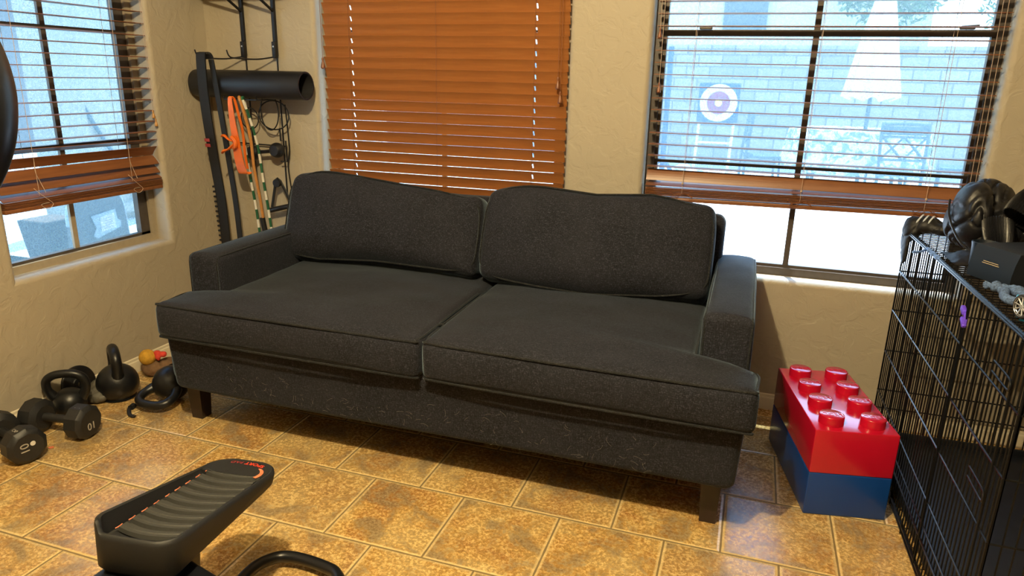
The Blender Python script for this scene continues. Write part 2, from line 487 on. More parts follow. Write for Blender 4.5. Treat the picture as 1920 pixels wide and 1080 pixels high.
def baseboard(name, pts):
    prof = [(0, 0), (.012, 0), (.012, .045), (.010, .052), (.006, .056), (.005, .066), (0, .07)]
    b = MB(); (x0, y0), (x1, y1), nrm = pts
    for (p, q), (p2, q2) in zip(prof, prof[1:]):
        b._add([(x0+nrm[0]*p, y0+nrm[1]*p, q), (x1+nrm[0]*p, y1+nrm[1]*p, q), (x1+nrm[0]*p2, y1+nrm[1]*p2, q2), (x0+nrm[0]*p2, y0+nrm[1]*p2, q2)], [(0, 1, 2, 3)])
    bmesh.ops.remove_doubles(b.b, verts=b.b.verts, dist=1e-5)
    struct(b.build(name, 'trim', angle=25))
baseboard('baseboard_left', ((XL, YF), (XL, YB), (1, 0)))
baseboard('baseboard_back', ((XL, YB), (XR, YB), (0, -1)))

def window(name, op, fn, mull, rails, fr, screen_top, dark_side=.04, screen_bot=None):
    """fn(a, z, d) -> world"""
    a0, a1, z0, z1 = op
    w = thing(name, None, None, fn((a0+a1)/2, z0, .1)); struct(w)
    def bar(bm, A0, A1, Z0, Z1, D0, D1):
        vs = [fn(a, z, d) for d in (D0, D1) for a, z in ((A0, Z0), (A1, Z0), (A1, Z1), (A0, Z1))]
        bm._add(vs, [(0,1,2,3),(7,6,5,4),(0,4,5,1),(1,5,6,2),(2,6,7,3),(3,7,4,0)])
    t_ = .032
    b = MB(); bar(b, a0, a1, z0, z0+t_, .078, .125); bar(b, a0, a1, z1-t_, z1, .078, .125)
    bar(b, a0, a0+t_, z0+t_, z1-t_, .078, .125); bar(b, a1-t_, a1, z0+t_, z1-t_, .078, .125)
    b.build('window_frame', fr, w, smooth=False)
    b = MB()  # sash edge, deeper and darker
    bar(b, a0+t_, a0+t_+.014, z0+t_, z1-t_, .092, .12); bar(b, a1-t_-dark_side, a1-t_, z0+t_, z1-t_, .092, .12)
    bar(b, a0+t_, a1-t_, z0+t_, z0+t_+.012, .092, .12)
    b.build('sash', 'bronze', w, smooth=False)
    for za, zb, mm in (((z0+t_, .83, fr), (.83, z1-t_, 'bronze')) if name == 'window_1' else ((z0+t_, z1-t_, fr),)):  # left window: blind shade painted in as a darker upper muntin
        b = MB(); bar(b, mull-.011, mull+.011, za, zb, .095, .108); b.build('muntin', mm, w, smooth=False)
    for (zc, th) in rails:
        b = MB(); bar(b, a0+t_, a1-t_, zc-th/2, zc+th/2, .088, .119); b.build('rail', 'bronze', w, smooth=False)
    b = MB(); b._add([fn(a0+t_, z0+t_, .105), fn(a1-t_, z0+t_, .105), fn(a1-t_, z1-t_, .105), fn(a0+t_, z1-t_, .105)], [(0,1,2,3)])
    b.build('glass_pane', 'glass', w, smooth=False)
    sb = screen_bot or z0+t_
    b = MB(); b._add([fn(a0+t_, sb, .128), fn(a1-t_, sb, .128), fn(a1-t_, screen_top, .128), fn(a0+t_, screen_top, .128)], [(0,1,2,3)])
    b.build('insect_screen', 'screen', w, smooth=False)
    return w
fb = lambda a, z, d: (a, YB+d, z)
fl = lambda a, z, d: (XL-d, a, z)
w1 = window('window_1', W1, fl, .29, [(1.50, .016), (1.035, .022)], 'tan_frame', 2.06, .05)
w2 = window('window_2', W2, fb, .896, [(1.53, .03)], 'tan_frame', 2.06)
w3 = window('window_3', W3, fb, 2.452, [(1.534, .024), (1.022, .012)], 'bronze', 2.06, .012, .90)
for xx in (2.04, 2.95):
    b = MB(); b.rbox((.05, .012, .012), .004, 1, TR(xx, YB+.082, 1.552)); b.tube([(xx-.02, YB+.078, 1.556), (xx+.035, YB+.074, 1.560)], .004, 6)
    b.build('sash_lock', 'lockmetal', w3)

# ------------------------------------------------------------------ blinds
def slat_mesh(L, w=.05, th=.003, holes=(), bow=.002):
    """slat centred at origin, along local X, width along Y"""
    b = MB(); segs = []; x = -L/2
    for h in holes:
        segs.append((x, h-.0035, None)); segs.append((h-.0035, h+.0035, 'h')); x = h+.0035
    segs.append((x, L/2, None))
    for x0, x1, k in segs:
        if k is None: rngs = [(-w/2, w/2)]
        else: rngs = [(-w/2, -w*.21), (w*.21, w/2)]
        for y0, y1 in rngs:
            n = 5
            def zf(y): return bow*(1-(2*y/w)**2)
            ys = [y0+(y1-y0)*i/n for i in range(n+1)]
            vs = [(xx, y, zf(y)+s_*th/2) for xx in (x0, x1) for s_ in (-1, 1) for y in ys]
            m = n+1; fs = []
            for i in range(n):
                fs += [(i, i+1, 2*m+i+1, 2*m+i), (m+i, 3*m+i, 3*m+i+1, m+i+1), (i, m+i, m+i+1, i+1), (2*m+i, 2*m+i+1, 3*m+i+1, 3*m+i)]
            fs += [(0, 2*m, 3*m, m), (m-1, 2*m-1, 4*m-1, 3*m-1)]
            b._add(vs, fs)
    bmesh.ops.remove_doubles(b.b, verts=b.b.verts, dist=1e-6)
    bmesh.ops.recalc_face_normals(b.b, faces=b.b.faces)
    me = bpy.data.meshes.new('slat'); 
    for f in b.b.faces: f.smooth = False
    b.b.to_mesh(me); b.b.free(); return me
def add_slat(me, parent, M4):
    o = bpy.data.objects.new('slat', me); C.objects.link(o); o.parent = parent
    o.matrix_basis = TR(*[-v for v in parent['_loc']]) @ M4
    return o
def tassel(parent, p, m='brass', s_=1.0):
    b = MB(); b.lathe([(0, .019), (.003, .018), (.0045, .012), (.003, .007), (.004, .003), (.008, -.012), (.0085, -.018), (.005, -.022), (0, -.022)], TR(*p) @ Matrix.Scale(s_, 4), 12)
    b.build('cord_tassel', m, parent)
def cord(parent, pts, r=.0009, name='cord', m='white_cord'):
    b = MB(); b.tube(pts, r, 5); return b.build(name, m, parent)

# right window blind
L3 = W3[1]-W3[0]-.03; cx3 = (W3[0]+W3[1])/2; yb3 = 1.108
v3 = thing('venetian_blind', 'brown wooden blind pulled half up with flat open slats above the bare lower glass', 'window blind', (cx3, yb3, .9))
me3 = slat_mesh(L3, th=.0023)
me3.materials.append(M['slat'])
tl = math.atan2(.012, 1.1)
zz = 1.048
while zz < 2.03:
    add_slat(me3, v3, TR(cx3, yb3, zz) @ RY(.004)); zz += .0459
add_slat(me3, v3, TR(cx3, yb3, 1.004) @ RY(.003))
add_slat(me3, v3, TR(cx3, yb3-.005, .968) @ RY(.004) @ RX(math.radians(62)))
add_slat(me3, v3, TR(cx3, yb3+.002, .937) @ RY(-.006) @ RX(math.radians(16)))
for k in range(6): add_slat(me3, v3, TR(cx3, yb3+(k % 2)*.003, .893+.0058*k) @ RY(-tl*.9))
b = MB(); b.rbox((L3, .05, .016), .003, (1, 1, 1), TR(cx3, yb3, .878) @ RY(-tl*.9), 2); b.build('bottom_rail', 'slat', v3)
b = MB(); b.rbox((L3, .055, .05), .003, (1, 1, 1), TR(cx3, yb3, 2.065), 2); b.build('head_rail', 'slat', v3)
for x in (2.01, 2.468, 2.905):
    cord(v3, [(x, yb3-.027, 2.04), (x, yb3-.027, .9)], name='ladder_cord'); cord(v3, [(x, yb3+.027, 2.04), (x, yb3+.027, .9)], name='ladder_cord')
    lp = smooth_pts([(x-.045, yb3-.03, .905), (x-.02, yb3-.034, .885), (x+.01, yb3-.032, .9), (x+.045, yb3-.034, .886), (x+.02, yb3-.034, .902), (x-.02, yb3-.036, .896), (x-.035, yb3-.034, .88), (x+.03, yb3-.034, .876)], 5)
    cord(v3, lp, .0012, 'cord_knot', 'brass')
    b = MB(); b.lathe([(0, .006), (.004, .003), (.004, -.003), (0, -.006)], TR(x, yb3-.030, .943), 8); b.build('cord_toggle', 'white_cord', v3)
for x, z in ((1.872, 1.530), (1.884, 1.322)):
    cord(v3, [(x, yb3-.034, 2.04), (x, yb3-.034, z+.018)], name='pull_cord'); tassel(v3, (x, yb3-.034, z))
for x, z in ((3.035, .992), (3.052, .978)):
    cord(v3, [(x-.02, yb3-.034, 2.04), (x, yb3-.034, z+.018)], name='pull_cord'); tassel(v3, (x, yb3-.034, z), s_=1.3)

# middle window blind, closed
L2 = 1.178; cx2 = .317+L2/2; yb2 = 1.112
v2 = thing('venetian_blind', 'orange brown wooden blind fully lowered and closed behind the sofa', 'window blind', (cx2, yb2, .6))
me2 = slat_mesh(L2, .052, .003, holes=(.462-cx2, 1.352-cx2), bow=.0025)
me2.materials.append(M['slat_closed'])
zz = .64
while zz < 2.03:
    add_slat(me2, v2, TR(cx2, yb2, zz) @ RX(math.radians(-64))); zz += .0474
b = MB(); b.rbox((L2, .05, .018), .003, 1, TR(cx2, yb2, .6), 2); b.build('bottom_rail', 'slat', v2)
b = MB(); b.rbox((L2, .055, .05), .003, 1, TR(cx2, yb2, 2.065), 2); b.build('head_rail', 'slat', v2)
for x in (.462, 1.352): cord(v2, [(x, yb2-.022, 2.04), (x, yb2-.022, .62)], .0008, 'ladder_cord', 'brass')
cord(v2, [(.897, yb2-.022, 2.04), (.897, yb2-.022, .62)], .0007, 'ladder_cord', 'brass')
for x, z, m_ in ((.325, 1.395, 'brass'), (1.462, 1.33, 'brass'), (1.474, 1.272, 'brass')):
    cord(v2, [(x-.004, yb2-.034, 2.04), (x, yb2-.034, z+.018)], .0011, 'pull_cord', 'brass'); tassel(v2, (x, yb2-.034, z), m_, 1.25)

# left window blind
L1 = W1[1]-W1[0]-.012; cy1 = (W1[0]+W1[1])/2; xb1 = -.362
v1 = thing('venetian_blind', 'brown wooden blind half raised over the left window with sagging tilted lower slats', 'window blind', (xb1, cy1, .85))
me1 = slat_mesh(L1, th=.0023); me1.materials.append(M['slat'])
B1 = lambda z, tilt=0, roll=0.0, dx=0.0: TR(xb1+dx, cy1, z) @ RZ(PI/2) @ RY(roll) @ RX(tilt)
# local +Y after RZ(90) = world -X (outside)
for z in (2.03, 1.985, 1.94, 1.895, 1.85, 1.81, 1.765, 1.72, 1.68, 1.637, 1.589, 1.541, 1.491, 1.445, 1.400, 1.354, 1.309, 1.263, 1.216, 1.168, 1.121, 1.075):
    add_slat(me1, v1, B1(z))
R_ = math.radians
add_slat(me1, v1, B1(1.036, R_(-22), .012)); add_slat(me1, v1, B1(.992, R_(-52), .010))
add_slat(me1, v1, B1(.948, R_(48), .004)); add_slat(me1, v1, B1(.906, R_(46), 0)); add_slat(me1, v1, B1(.873, R_(24), -.004))
for k in range(5): add_slat(me1, v1, B1(.836+.0052*k, 0, 0, (k % 2)*.003))
b = MB(); b.rbox((L1, .05, .016), .003, 1, B1(.824), 2); b.build('bottom_rail', 'slat', v1)
b = MB(); b.rbox((L1, .055, .05), .003, 1, B1(2.068), 2); b.build('head_rail', 'slat', v1)
for y in (.09, .535):
    for s_ in (-1, 1): cord(v1, [(xb1+.027*s_, y, 2.04), (xb1+.027*s_, y, .87)], name='ladder_cord')
    lp = smooth_pts([(xb1+.028, y-.02, .9), (xb1+.034, y, .875), (xb1+.03, y+.03, .85), (xb1+.034, y+.045, .83), (xb1+.034, y+.02, .815), (xb1+.034, y-.005, .835), (xb1+.034, y+.03, .838)], 5)
    cord(v1, lp, .0011, 'cord_knot')
    cord(v1, smooth_pts([(xb1+.027, y, 1.0), (xb1+.036, y-.008, .96), (xb1+.03, y+.01, .92), (xb1+.036, y+.02, .88)], 5), .0011, 'cord_knot')
for y, z in ((.69, 1.155), (.70, 1.118)):
    cord(v1, [(xb1+.035, y-.004, 2.04), (xb1+.035, y, z+.016)], name='pull_cord'); tassel(v1, (xb1+.035, y, z), 'amber', .9)

# ------------------------------------------------------------------ sofa
so = thing('sofa', 'charcoal woven fabric two cushion sofa with piping under the closed blind', 'sofa', (1.3, .5, 0))
def lump(p, s_=3.0, a=.004, o=0.0):
    return a*nz3(p, s_, o)+a*.4*nz3(p, s_*3, o+5)
# base: apron and body
def basefn(p):
    x, y, z = p
    k = (z+.13)/.26
    x *= 1 - .012*(1-k); y += .012*(1-k) if y < 0 else 0
    return (x, y+lump((x, y, z), 3, .003), z + .004*math.sin((x)*2.2))
b = MB(); b.rbox((2.09, .95, .245), .03, (40, 12, 5), TR(1.295, .505, .2975), 4, basefn); b.build('base', 'fabric', so)
b = MB(); b.rbox((.10, .80, .25), .045, (2, 10, 4), TR(.242, .50, .285), 4, lambda p: (p[0]-.012*math.cos(p[2]*8), p[1], p[2]+lump(p, 5, .006))); b.build('side_panel', 'fabric', so)
# seat cushions (T shaped)
def seat(x0f, x0b, x1f, x1b, seed):
    """front edges x..f, back edges x..b"""
    W = 1.0; yd0, yd1 = -.012, .80
    def fn(p):
        u, y, z = p  # u in -.5...5, y local -.406....406
        yy = (yd0+yd1)/2+y
        ks = ss(.15, .20, yy)
        xl = x0f+(x0b-x0f)*ks; xr = x1f+(x1b-x1f)*ks
        hx = (xr-xl)/2; xc = (xl+xr)/2
        # keep rounding radius: piecewise
        r_ = .030; s_ = 1 if u > 0 else -1
        au = abs(u); core = .5-r_
        xx = (au/core*(hx-r_)) if au < core else (hx-r_)+(au-core)
        x = xc+s_*xx
        fu = 1-min(1, abs(u)/.5)**3; fv = 1-min(1, abs(y)/.41)**3
        dome = .026*fu*fv
        if z > 0: z2 = z+dome
        else: z2 = z-.006*fu*fv
        edge = .012*(1-(z/.07)**2)   # band bulges outward
        if y < -.36: yy -= edge*1.0*fu**.3
        sag = -.012*math.exp(-((yy-.1)/.12)**2)*max(0, (abs(x-1.3)-.85))/.2
        return (x, yy+lump((x, yy, z), 4, .003, seed), z2+lump((x, yy, 0), 3.5, .006, seed)+sag)
    b = MB(); b.rbox((1.0, yd1-yd0, .140), .030, (26, 30, 3), TR(0, 0, .472), 4, fn)
    return b, fn
def seat_outline(x0f, x0b, x1f, x1b):
    r_ = .03; yf = -.012
    pts = [(x0b, .55), (x0b, .21), (x0b-.01 if x0b != x0f else x0b, .175), ((x0f+x0b)/2, .165) if x0f != x0b else (x0b, .1), (x0f+.004, .15), (x0f+.003, .05), (x0f+.014, .008), (x0f+.045, -.010), ((x0f+x1f)/2, -.020), (x1f-.045, -.010), (x1f-.014, .008), (x1f-.003, .05), (x1f-.004, .15), ((x1f+x1b)/2, .165) if x1f != x1b else (x1b, .1), (x1b+.01 if x1b != x1f else x1b, .175), (x1b, .21), (x1b, .55)]
    out = []
    for p in pts:
        if not out or (Vector(out[-1])-Vector(p)).length > .004: out.append(p)
    return out
for args, seed in (((.262, .412, 1.328, 1.322), 1.0), ((1.334, 1.328, 2.364, 2.178), 9.0)):
    b, fn = seat(*args, seed); c = b.build('seat_cushion', 'fabric', so)
    ol = seat_outline(*args)
    for zp, off in ((.5345, .0), (.4095, -.002)):
        pts = [(x+.006*(1 if x < (args[0]+args[2])/2 else -1), y+(.002 if y < 0 else 0), zp+lump((x, y, 0), 3.5, .006, seed) - .012*math.exp(-((y-.1)/.12)**2)*max(0, (abs(x-1.3)-.85))/.2) for x, y in ol]
        bb = MB(); bb.tube(smooth_pts(pts, 4), .0042, 6); q = bb.build('piping', 'piping', c, world=False)
        q.matrix_parent_inverse = Matrix()
        q.location = (0, 0, 0)
# arms
def arm(x0, x1, name='arm'):
    def fn(p):
        x, y, z = p
        crown = .008*(1-(x/((x1-x0)/2))**2) if z > .2 else 0
        return (x+lump((x, y, z), 5, .002, x0), y, z+crown-.012*ss(.1, .42, y) * 0 + lump((x, y, z), 4, .003, x0))
    b = MB(); b.rbox((x1-x0, .83, .55), .026, (6, 22, 14), TR((x0+x1)/2, .585, .405), 4, fn); a = b.build(name, 'fabric', so)
    for xs in (x0+.009, x1-.009):
        bb = MB(); bb.tube(smooth_pts([(xs, .1755, .44), (xs, .1755, .60), (xs, .178, .655), (xs, .192, .6725), (xs, .25, .6755), (xs, .6, .677), (xs, .98, .6735)], 5), .0036, 6); bb.build('piping', 'piping', a, world=False)
    return a
arm(.268, .412); arm(2.182, 2.335)
# back frame
def bf(p):
    x, y, z = p; return (x, y+.05*((z+.37)/.74)*.6+lump(p, 4, .003), z+lump(p, 4, .004))
b = MB(); b.rbox((1.81, .10, .52), .035, (30, 2, 10), TR(1.297, .945, .585), 4, bf); b.build('backrest', 'fabric', so)
# back cushions
def back_cushion(x0, x1, z0, z1, lean, y0, seed, sagL=0.0, sagR=0.0, crown=.02):
    w, h, th = x1-x0, z1-z0, .12
    def fn(p):
        x, y, z = p; u, v = x/(w/2), z/(h/2)
        k = 1-.045*(u*u*v*v)**1.6*(1 if v > 0 else .55)     # rounded outline corners
        X_, Z_ = x*k, z*k
        pil = (max(0, 1-abs(u)**3.2)*max(0, 1-abs(v)**3.0))
        yy = y*(1+.95*pil) if y < 0 else y*(1+.35*pil)
        if y < 0: yy -= .008*math.sin(3*u+seed)*pil*v
        Z_ += (crown*math.exp(-((u+.62)/.42)**2) + sagL*ss(.75, 1.0, -u) + sagR*ss(-.4, 1.0, u))*max(0, v)
        if v < -.3: Z_ += .040*ss(.3, 1.0, -v)*max(0, min(1, .5-y/th))*(.6+.4*math.sin(2.2*u+seed))
        Z_ += .005*math.sin(6*u+seed)*max(0, v)**2
        return (X_, yy+lump((x, y, z), 5, .008, seed), Z_+lump((x, y, z), 5, .008, seed+3))
    M4 = TR((x0+x1)/2, y0, (z0+z1)/2) @ RX(-lean)
    b = MB(); b.rbox((w, th, h), .035, (30, 3, 18), M4, 4, fn); c = b.build('back_cushion', 'fabric', so)
    def edge(yv, kk=.985):
        out = []
        n = 60
        for i in range(n):
            a = 2*PI*i/n; ca, sa = math.cos(a), math.sin(a)
            e = 2/6.0
            uu = math.copysign(abs(ca)**e, ca); vv = math.copysign(abs(sa)**e, sa)
            out.append(M4 @ Vector(fn(Vector((uu*w/2*kk, yv, vv*h/2*kk)))))
        return out
    for yv in (-.052, .052):
        bb = MB(); bb.tube(edge(yv), .0038, 6, closed=True); bb.build('piping', 'piping', c, world=False)
    return c
back_cushion(.350, 1.268, .530, .915, R_(17), .735, 1.3, -.006, -.030, .026)
back_cushion(1.272, 2.176, .530, .922, R_(17), .735, 5.1, -.006, .008, .016)
# legs
for x, y in ((.262, .165), (2.262, .165), (.262, .93), (2.262, .93)):
    b = MB(); b.box((x, y, .092), (.066, .066, .184), taper=.76); b.build('leg', 'leg', so, smooth=False)
# fluff and pet hair on the apron
b = MB()
for i in range(120):
    if i < 95: x = rnd.uniform(.55, 2.1); z = rnd.uniform(.20, .31); y = .0275; n_ = (1, 0, 1)
    else: x = rnd.uniform(.7, 2.2); z = .56; y = rnd.uniform(.0, .35); n_ = (1, 1, 0)
    a = rnd.uniform(0, 2*PI); L = rnd.uniform(.01, .03); cv = rnd.uniform(-.8, .8); pts = []
    for k in range(5):
        t_ = k/4; d = a+cv*t_
        if n_[1] == 0: pts.append((x+math.cos(d)*L*t_, y+rnd.uniform(-.001, .001), z+math.sin(d)*L*t_))
        else: pts.append((x+math.cos(d)*L*t_, y+math.sin(d)*L*t_, z))
    if n_[1]: continue
    b.tube(pts, .00012, 3)
o = b.build('pet_hair', 'hair', so); o['kind'] = 'stuff'

# ------------------------------------------------------------------ stacked storage bricks
def brick_box(name, label, z0, m, studs, loc, rz):
    t_ = thing(name, label, 'storage box', loc, rz)
    w, d, h = .255, .505, .1515
    b = MB(); b.rbox((w, d, h), .004, (2, 3, 2), TR(0, 0, h/2), 2); b.build('body', m, t_, world=False, angle=50)
    if studs:
        for i in range(4):
            for j in range(2):
                cx, cy = -w/4+w/2*j, -d/2+d/8+d/4*i
                b = MB(); b.lathe([(.0385, h-.001), (.0385, h+.026), (.0375, h+.0285), (.036, h+.0295), (0, h+.0295)], TR(cx, cy, 0), 40)
                s_ = b.build('stud', m, t_, world=False, angle=50)
                text_part('stud_lettering', 'LEGO', .0265, .0026, m, s_, TR(cx, cy, h+.0295) @ RZ(PI), bold=True, world=False)
    else:
        b = MB(); b.rbox((w-.01, d-.01, .006), .002, 1, TR(0, 0, h-.003), 1); b.build('seam', m, t_, world=False)
    return t_
# measured: front-left bottom (2.557,.300) front-right (2.808,.350)
ang = math.atan2(-.018, .25)*-1
BR = (2.630, .575)
brick_box('storage_brick', 'blue storage brick box standing on the floor under the red one', 0, 'blue', False, (BR[0], BR[1], 0), R_(11.5))
brick_box('storage_brick', 'red eight stud storage brick box stacked on the blue one', .178, 'red', True, (BR[0], BR[1], .152), R_(11.5))

# ------------------------------------------------------------------ wire crate
CA = R_(1.24)
CO = Vector((2.829, .906, 0))
cg = thing('wire_dog_crate', 'large black folding wire dog crate standing beside the red and blue bricks', 'dog crate', CO, 0)
# local frame: a = along crate from back (0) to front (1.22), d = depth to the right (0.. .76), z
ea = Vector((math.sin(CA), -math.cos(CA), 0)); ed = Vector((math.cos(CA), math.sin(CA), 0))
def cp(a, d, z): v = CO+ea*a+ed*d; return (v.x, v.y, z)
CL, CD, CH = 1.22, .74, .85
rw, rh = .0021, .0029
zl = [.03, .155, .23, .39, .55, .70, .846]
def long_panel(d, door):
    b = MB(); n = 48
    for i in range(n+1):
        a = CL*i/n; b.tube([cp(a, d, .03), cp(a, d, CH)], rw, 6)
    for z in zl: b.tube([cp(0, d-.003, z), cp(CL, d-.003, z)], rh, 6)
    b.build('side_panel', 'cage_wire', cg)
    b = MB()
    for a in (.004, .34, 1.15, CL-.004): b.tube([cp(a, d-.002, .02), cp(a, d-.002, CH)], .0032, 6)
    b.tube([cp(0, d, CH), cp(CL, d, CH)], .0036, 6); b.tube([cp(0, d, .03), cp(CL, d, .03)], .0036, 6)
    b.tube([cp(0, d-.004, .115), cp(CL, d-.004, .115)], .0032, 6)
    b.build('side_frame', 'cage_wire', cg)
long_panel(0, True); long_panel(CD, False)
for a in (0, CL):
    b = MB(); n = 29
    for i in range(n+1): b.tube([cp(a, CD*i/n, .03), cp(a, CD*i/n, CH)], rw, 6)
    for z in zl: b.tube([cp(a, 0, z), cp(a, CD, z)], rh, 6)
    for z in (.03, CH): b.tube([cp(a, 0, z), cp(a, CD, z)], .0034, 6)
    b.build('end_panel', 'cage_wire', cg)
b = MB(); n = 48
for i in range(n+1): b.tube([cp(CL*i/n, 0, CH), cp(CL*i/n, CD, CH)], rw, 6)
for d in (.004, .15, .30, .45, .60, CD-.004): b.tube([cp(0, d, CH), cp(CL, d, CH)], rh, 6)
for i in range(0, n, 1):
    a = CL*(i+.5)/n; b.tube([cp(a, .0, CH+.004), cp(a, .010, CH+.007), cp(a, .014, CH)], .0012, 5)
b.build('top_panel', 'cage_wire', cg)
# tray and bottom
b = MB(); b.rbox((CD-.03, CL-.03, .012), .004, 1, TR(*cp(CL/2, CD/2, .040)) @ RZ(CA), 2)
for (a0, a1, d0, d1) in ((.015, CL-.015, .012, .022), (.015, CL-.015, CD-.022, CD-.012), (.012, .022, .015, CD-.015), (CL-.022, CL-.012, .015, CD-.015)):
    b.rbox((d1-d0, a1-a0, .03), .003, 1, TR(*cp((a0+a1)/2, (d0+d1)/2, .055)) @ RZ(CA), 2)
b.build('floor_tray', 'tray', cg)
b = MB()
for i in range(13): b.tube([cp(CL*i/12, 0, .022), cp(CL*i/12, CD, .022)], .0016, 5)
b.tube([cp(0, 0, .010), cp(CL, 0, .010)], .0036, 6); b.tube([cp(0, CD, .010), cp(CL, CD, .010)], .0036, 6)
for a in (.02, .45, .62, .9, 1.2):
    for d in (0, CD): b.tube([cp(a, d-.003, .006), cp(a, d-.003, .06)], .003, 6)
b.build('bottom_grid', 'cage_wire', cg)
# divider panel leaning back inside: dark lower liner
b = MB()
b.rbox((.005, 1.17, .27), .002, 1, TR(*cp(CL/2, CD-.03, .20)) @ RZ(CA), 1); b.build('liner', 'tray', cg)
b = MB()
b.tube([cp(.80, -.006, .03), cp(.80, -.006, CH-.01)], .0034, 6); b.tube([cp(1.16, -.006, .03), cp(1.16, -.006, CH-.01)], .0034, 6)
b.build('door_frame', 'cage_wire', cg)
for zc in (.745, .475):
    b = MB(); b.tube(smooth_pts([cp(1.055, -.012, zc+.012), cp(1.15, -.012, zc+.010), cp(1.172, -.014, zc+.004), cp(1.172, -.014, zc-.010), cp(1.15, -.012, zc-.016), cp(1.055, -.012, zc-.013)], 4), .0026, 6)
    b.build('door_latch', 'cage_wire', cg)
# small ties and toys on the crate
b = MB(); b.rbox((.012, .03, .016), .004, 2, TR(*cp(.775, -.008, .79)) @ RX(.3), 2); b.rbox((.012, .034, .012), .004, 2, TR(*cp(.79, -.008, .762)) @ RX(.5), 2); b.tube([cp(.795, -.006, .79), cp(.80, -.008, .76)], .006, 6)
tag(b.build('cable_tie', 'purple'), 'small purple tie clipped to the upper wires on the crate side', 'tie')

# box on the crate
BX = Matrix.Translation((2.955, .258, .853)) @ RZ(R_(-28))
bx = thing('cardboard_box', 'small matte black box with fine pale print lying on top of the crate', 'box', (2.985, .25, .853))
def boxfn(p):
    x, y, z = p; return (x, y, z)
# corners from the photograph: front face from (2.856,.264) to (2.913,.160)
e1 = Vector((2.932-2.866, .150-.276, 0)); L_ = e1.length; e1.normalize(); e2 = Vector((-e1.y, e1.x, 0))
fm = Matrix((( e1.x, e2.x, 0, 2.866), (e1.y, e2.y, 0, .276), (0, 0, 1, .8545), (0, 0, 0, 1)))
b = MB()
prof = [(0, 0), (.006, .02), (.012, .05), (.024, .085), (.030, .092)]
P_ = [(-0.000+q, h_) for q, h_ in prof]
for i in range(1): pass
vs = []
for h_, q in ((0, .0), (.03, .000), (.06, .005), (.088, .014)):
    vs.append([(0+.002*h_, q, h_), (L_, q, h_), (L_, .19, h_), (0, .19, h_)])
for A, B in zip(vs, vs[1:]):
    for i in range(4): b._add([A[i], A[(i+1) % 4], B[(i+1) % 4], B[i]], [(0, 1, 2, 3)], fm)
b._add(vs[-1], [(0, 1, 2, 3)], fm); b._add(vs[0], [(3, 2, 1, 0)], fm)
bmesh.ops.remove_doubles(b.b, verts=b.b.verts, dist=1e-5)
b.build('box_body', 'card', bx, angle=30)
b = MB()
for zc, L0 in ((.050, .050), (.045, .056)): b._add([(L_/2-L0/2, -.0007, zc), (L_/2+L0/2, -.0007, zc), (L_/2+L0/2, -.0005, zc+.0016), (L_/2-L0/2, -.0005, zc+.0016)], [(0, 1, 2, 3)], fm)
b.build('printed_lines', 'gold', bx, smooth=False)
# dark glass-like cup behind the box
b = MB(); b.lathe([(0, 0), (.030, 0), (.033, .01), (.034, .06), (.036, .075), (.033, .076), (.030, .06), (.028, .01), (0, .008)], TR(2.925, .372, .8545), 28)
tag(b.build('plastic_cup', 'card'), 'small dark round cup standing between the black box and the jacket', 'cup')
# toy car with cyan fender and spoked wheel
tc = thing('toy_car', 'toy car with cyan fender and silver spoked wheel at the crate front edge', 'toy', (2.90, -.10, .853))
WM = TR(2.882, -.118, .853+.028) @ RZ(R_(18)) @ RY(-PI/2)
b = MB(); b.lathe([(.020, -.007), (.026, -.007), (.028, -.004), (.028, .004), (.026, .007), (.020, .007), (.020, -.007)], WM, 28); w_ = b.build('wheel', 'tyre', tc)
b = MB()
for k in range(9):
    a = 2*PI*k/9; b.tube([WM @ Vector((0, 0, .004)), WM @ Vector((.021*math.cos(a), .021*math.sin(a), .006))], .0016, 5)
b.lathe([(0, .007), (.005, .006), (.005, .001), (0, .001)], WM, 12); b.lathe([(.019, .004), (.022, .0075), (.0235, .004), (.019, .004)], WM, 28)
b.build('spokes', 'spoke', tc)
b = MB(); b.tube([WM @ Vector((.034*math.cos(a), .034*math.sin(a), -.006)) for a in [PI+PI*k/10-.9*0-PI/2*0 for k in range(11)]], .004, 6)
def arcpts(r_, z_): return [WM @ Vector((r_*math.cos(a), r_*math.sin(a), z_)) for a in [R_(q) for q in range(60, 301, 20)]]
b = MB(); b.tube(arcpts(.033, -.004), .006, 8, flat=.5); b.rbox((.07, .15, .028), .01, 2, TR(2.935, -.17, .895) @ RZ(R_(18)), 3); b.build('car_body', 'cyan', tc)
b = MB(); b.rbox((.055, .07, .022), .009, 2, TR(2.937, -.165, .916) @ RZ(R_(18)), 3); b.build('cabin', 'tyre', tc)
WM2 = TR(2.985, -.15, .853+.028) @ RZ(R_(18)) @ RY(-PI/2)
b = MB(); b.lathe([(0, -.007), (.026, -.007), (.028, -.004), (.028, .004), (.026, .007), (0, .007)], WM2, 24); b.build('wheel', 'tyre', tc)
WM3 = TR(2.918, -.225, .853+.028) @ RZ(R_(18)) @ RY(-PI/2)
b = MB(); b.lathe([(0, -.007), (.026, -.007), (.028, -.004), (.028, .004), (.026, .007), (0, .007)], WM3, 24); b.build('wheel', 'tyre', tc)
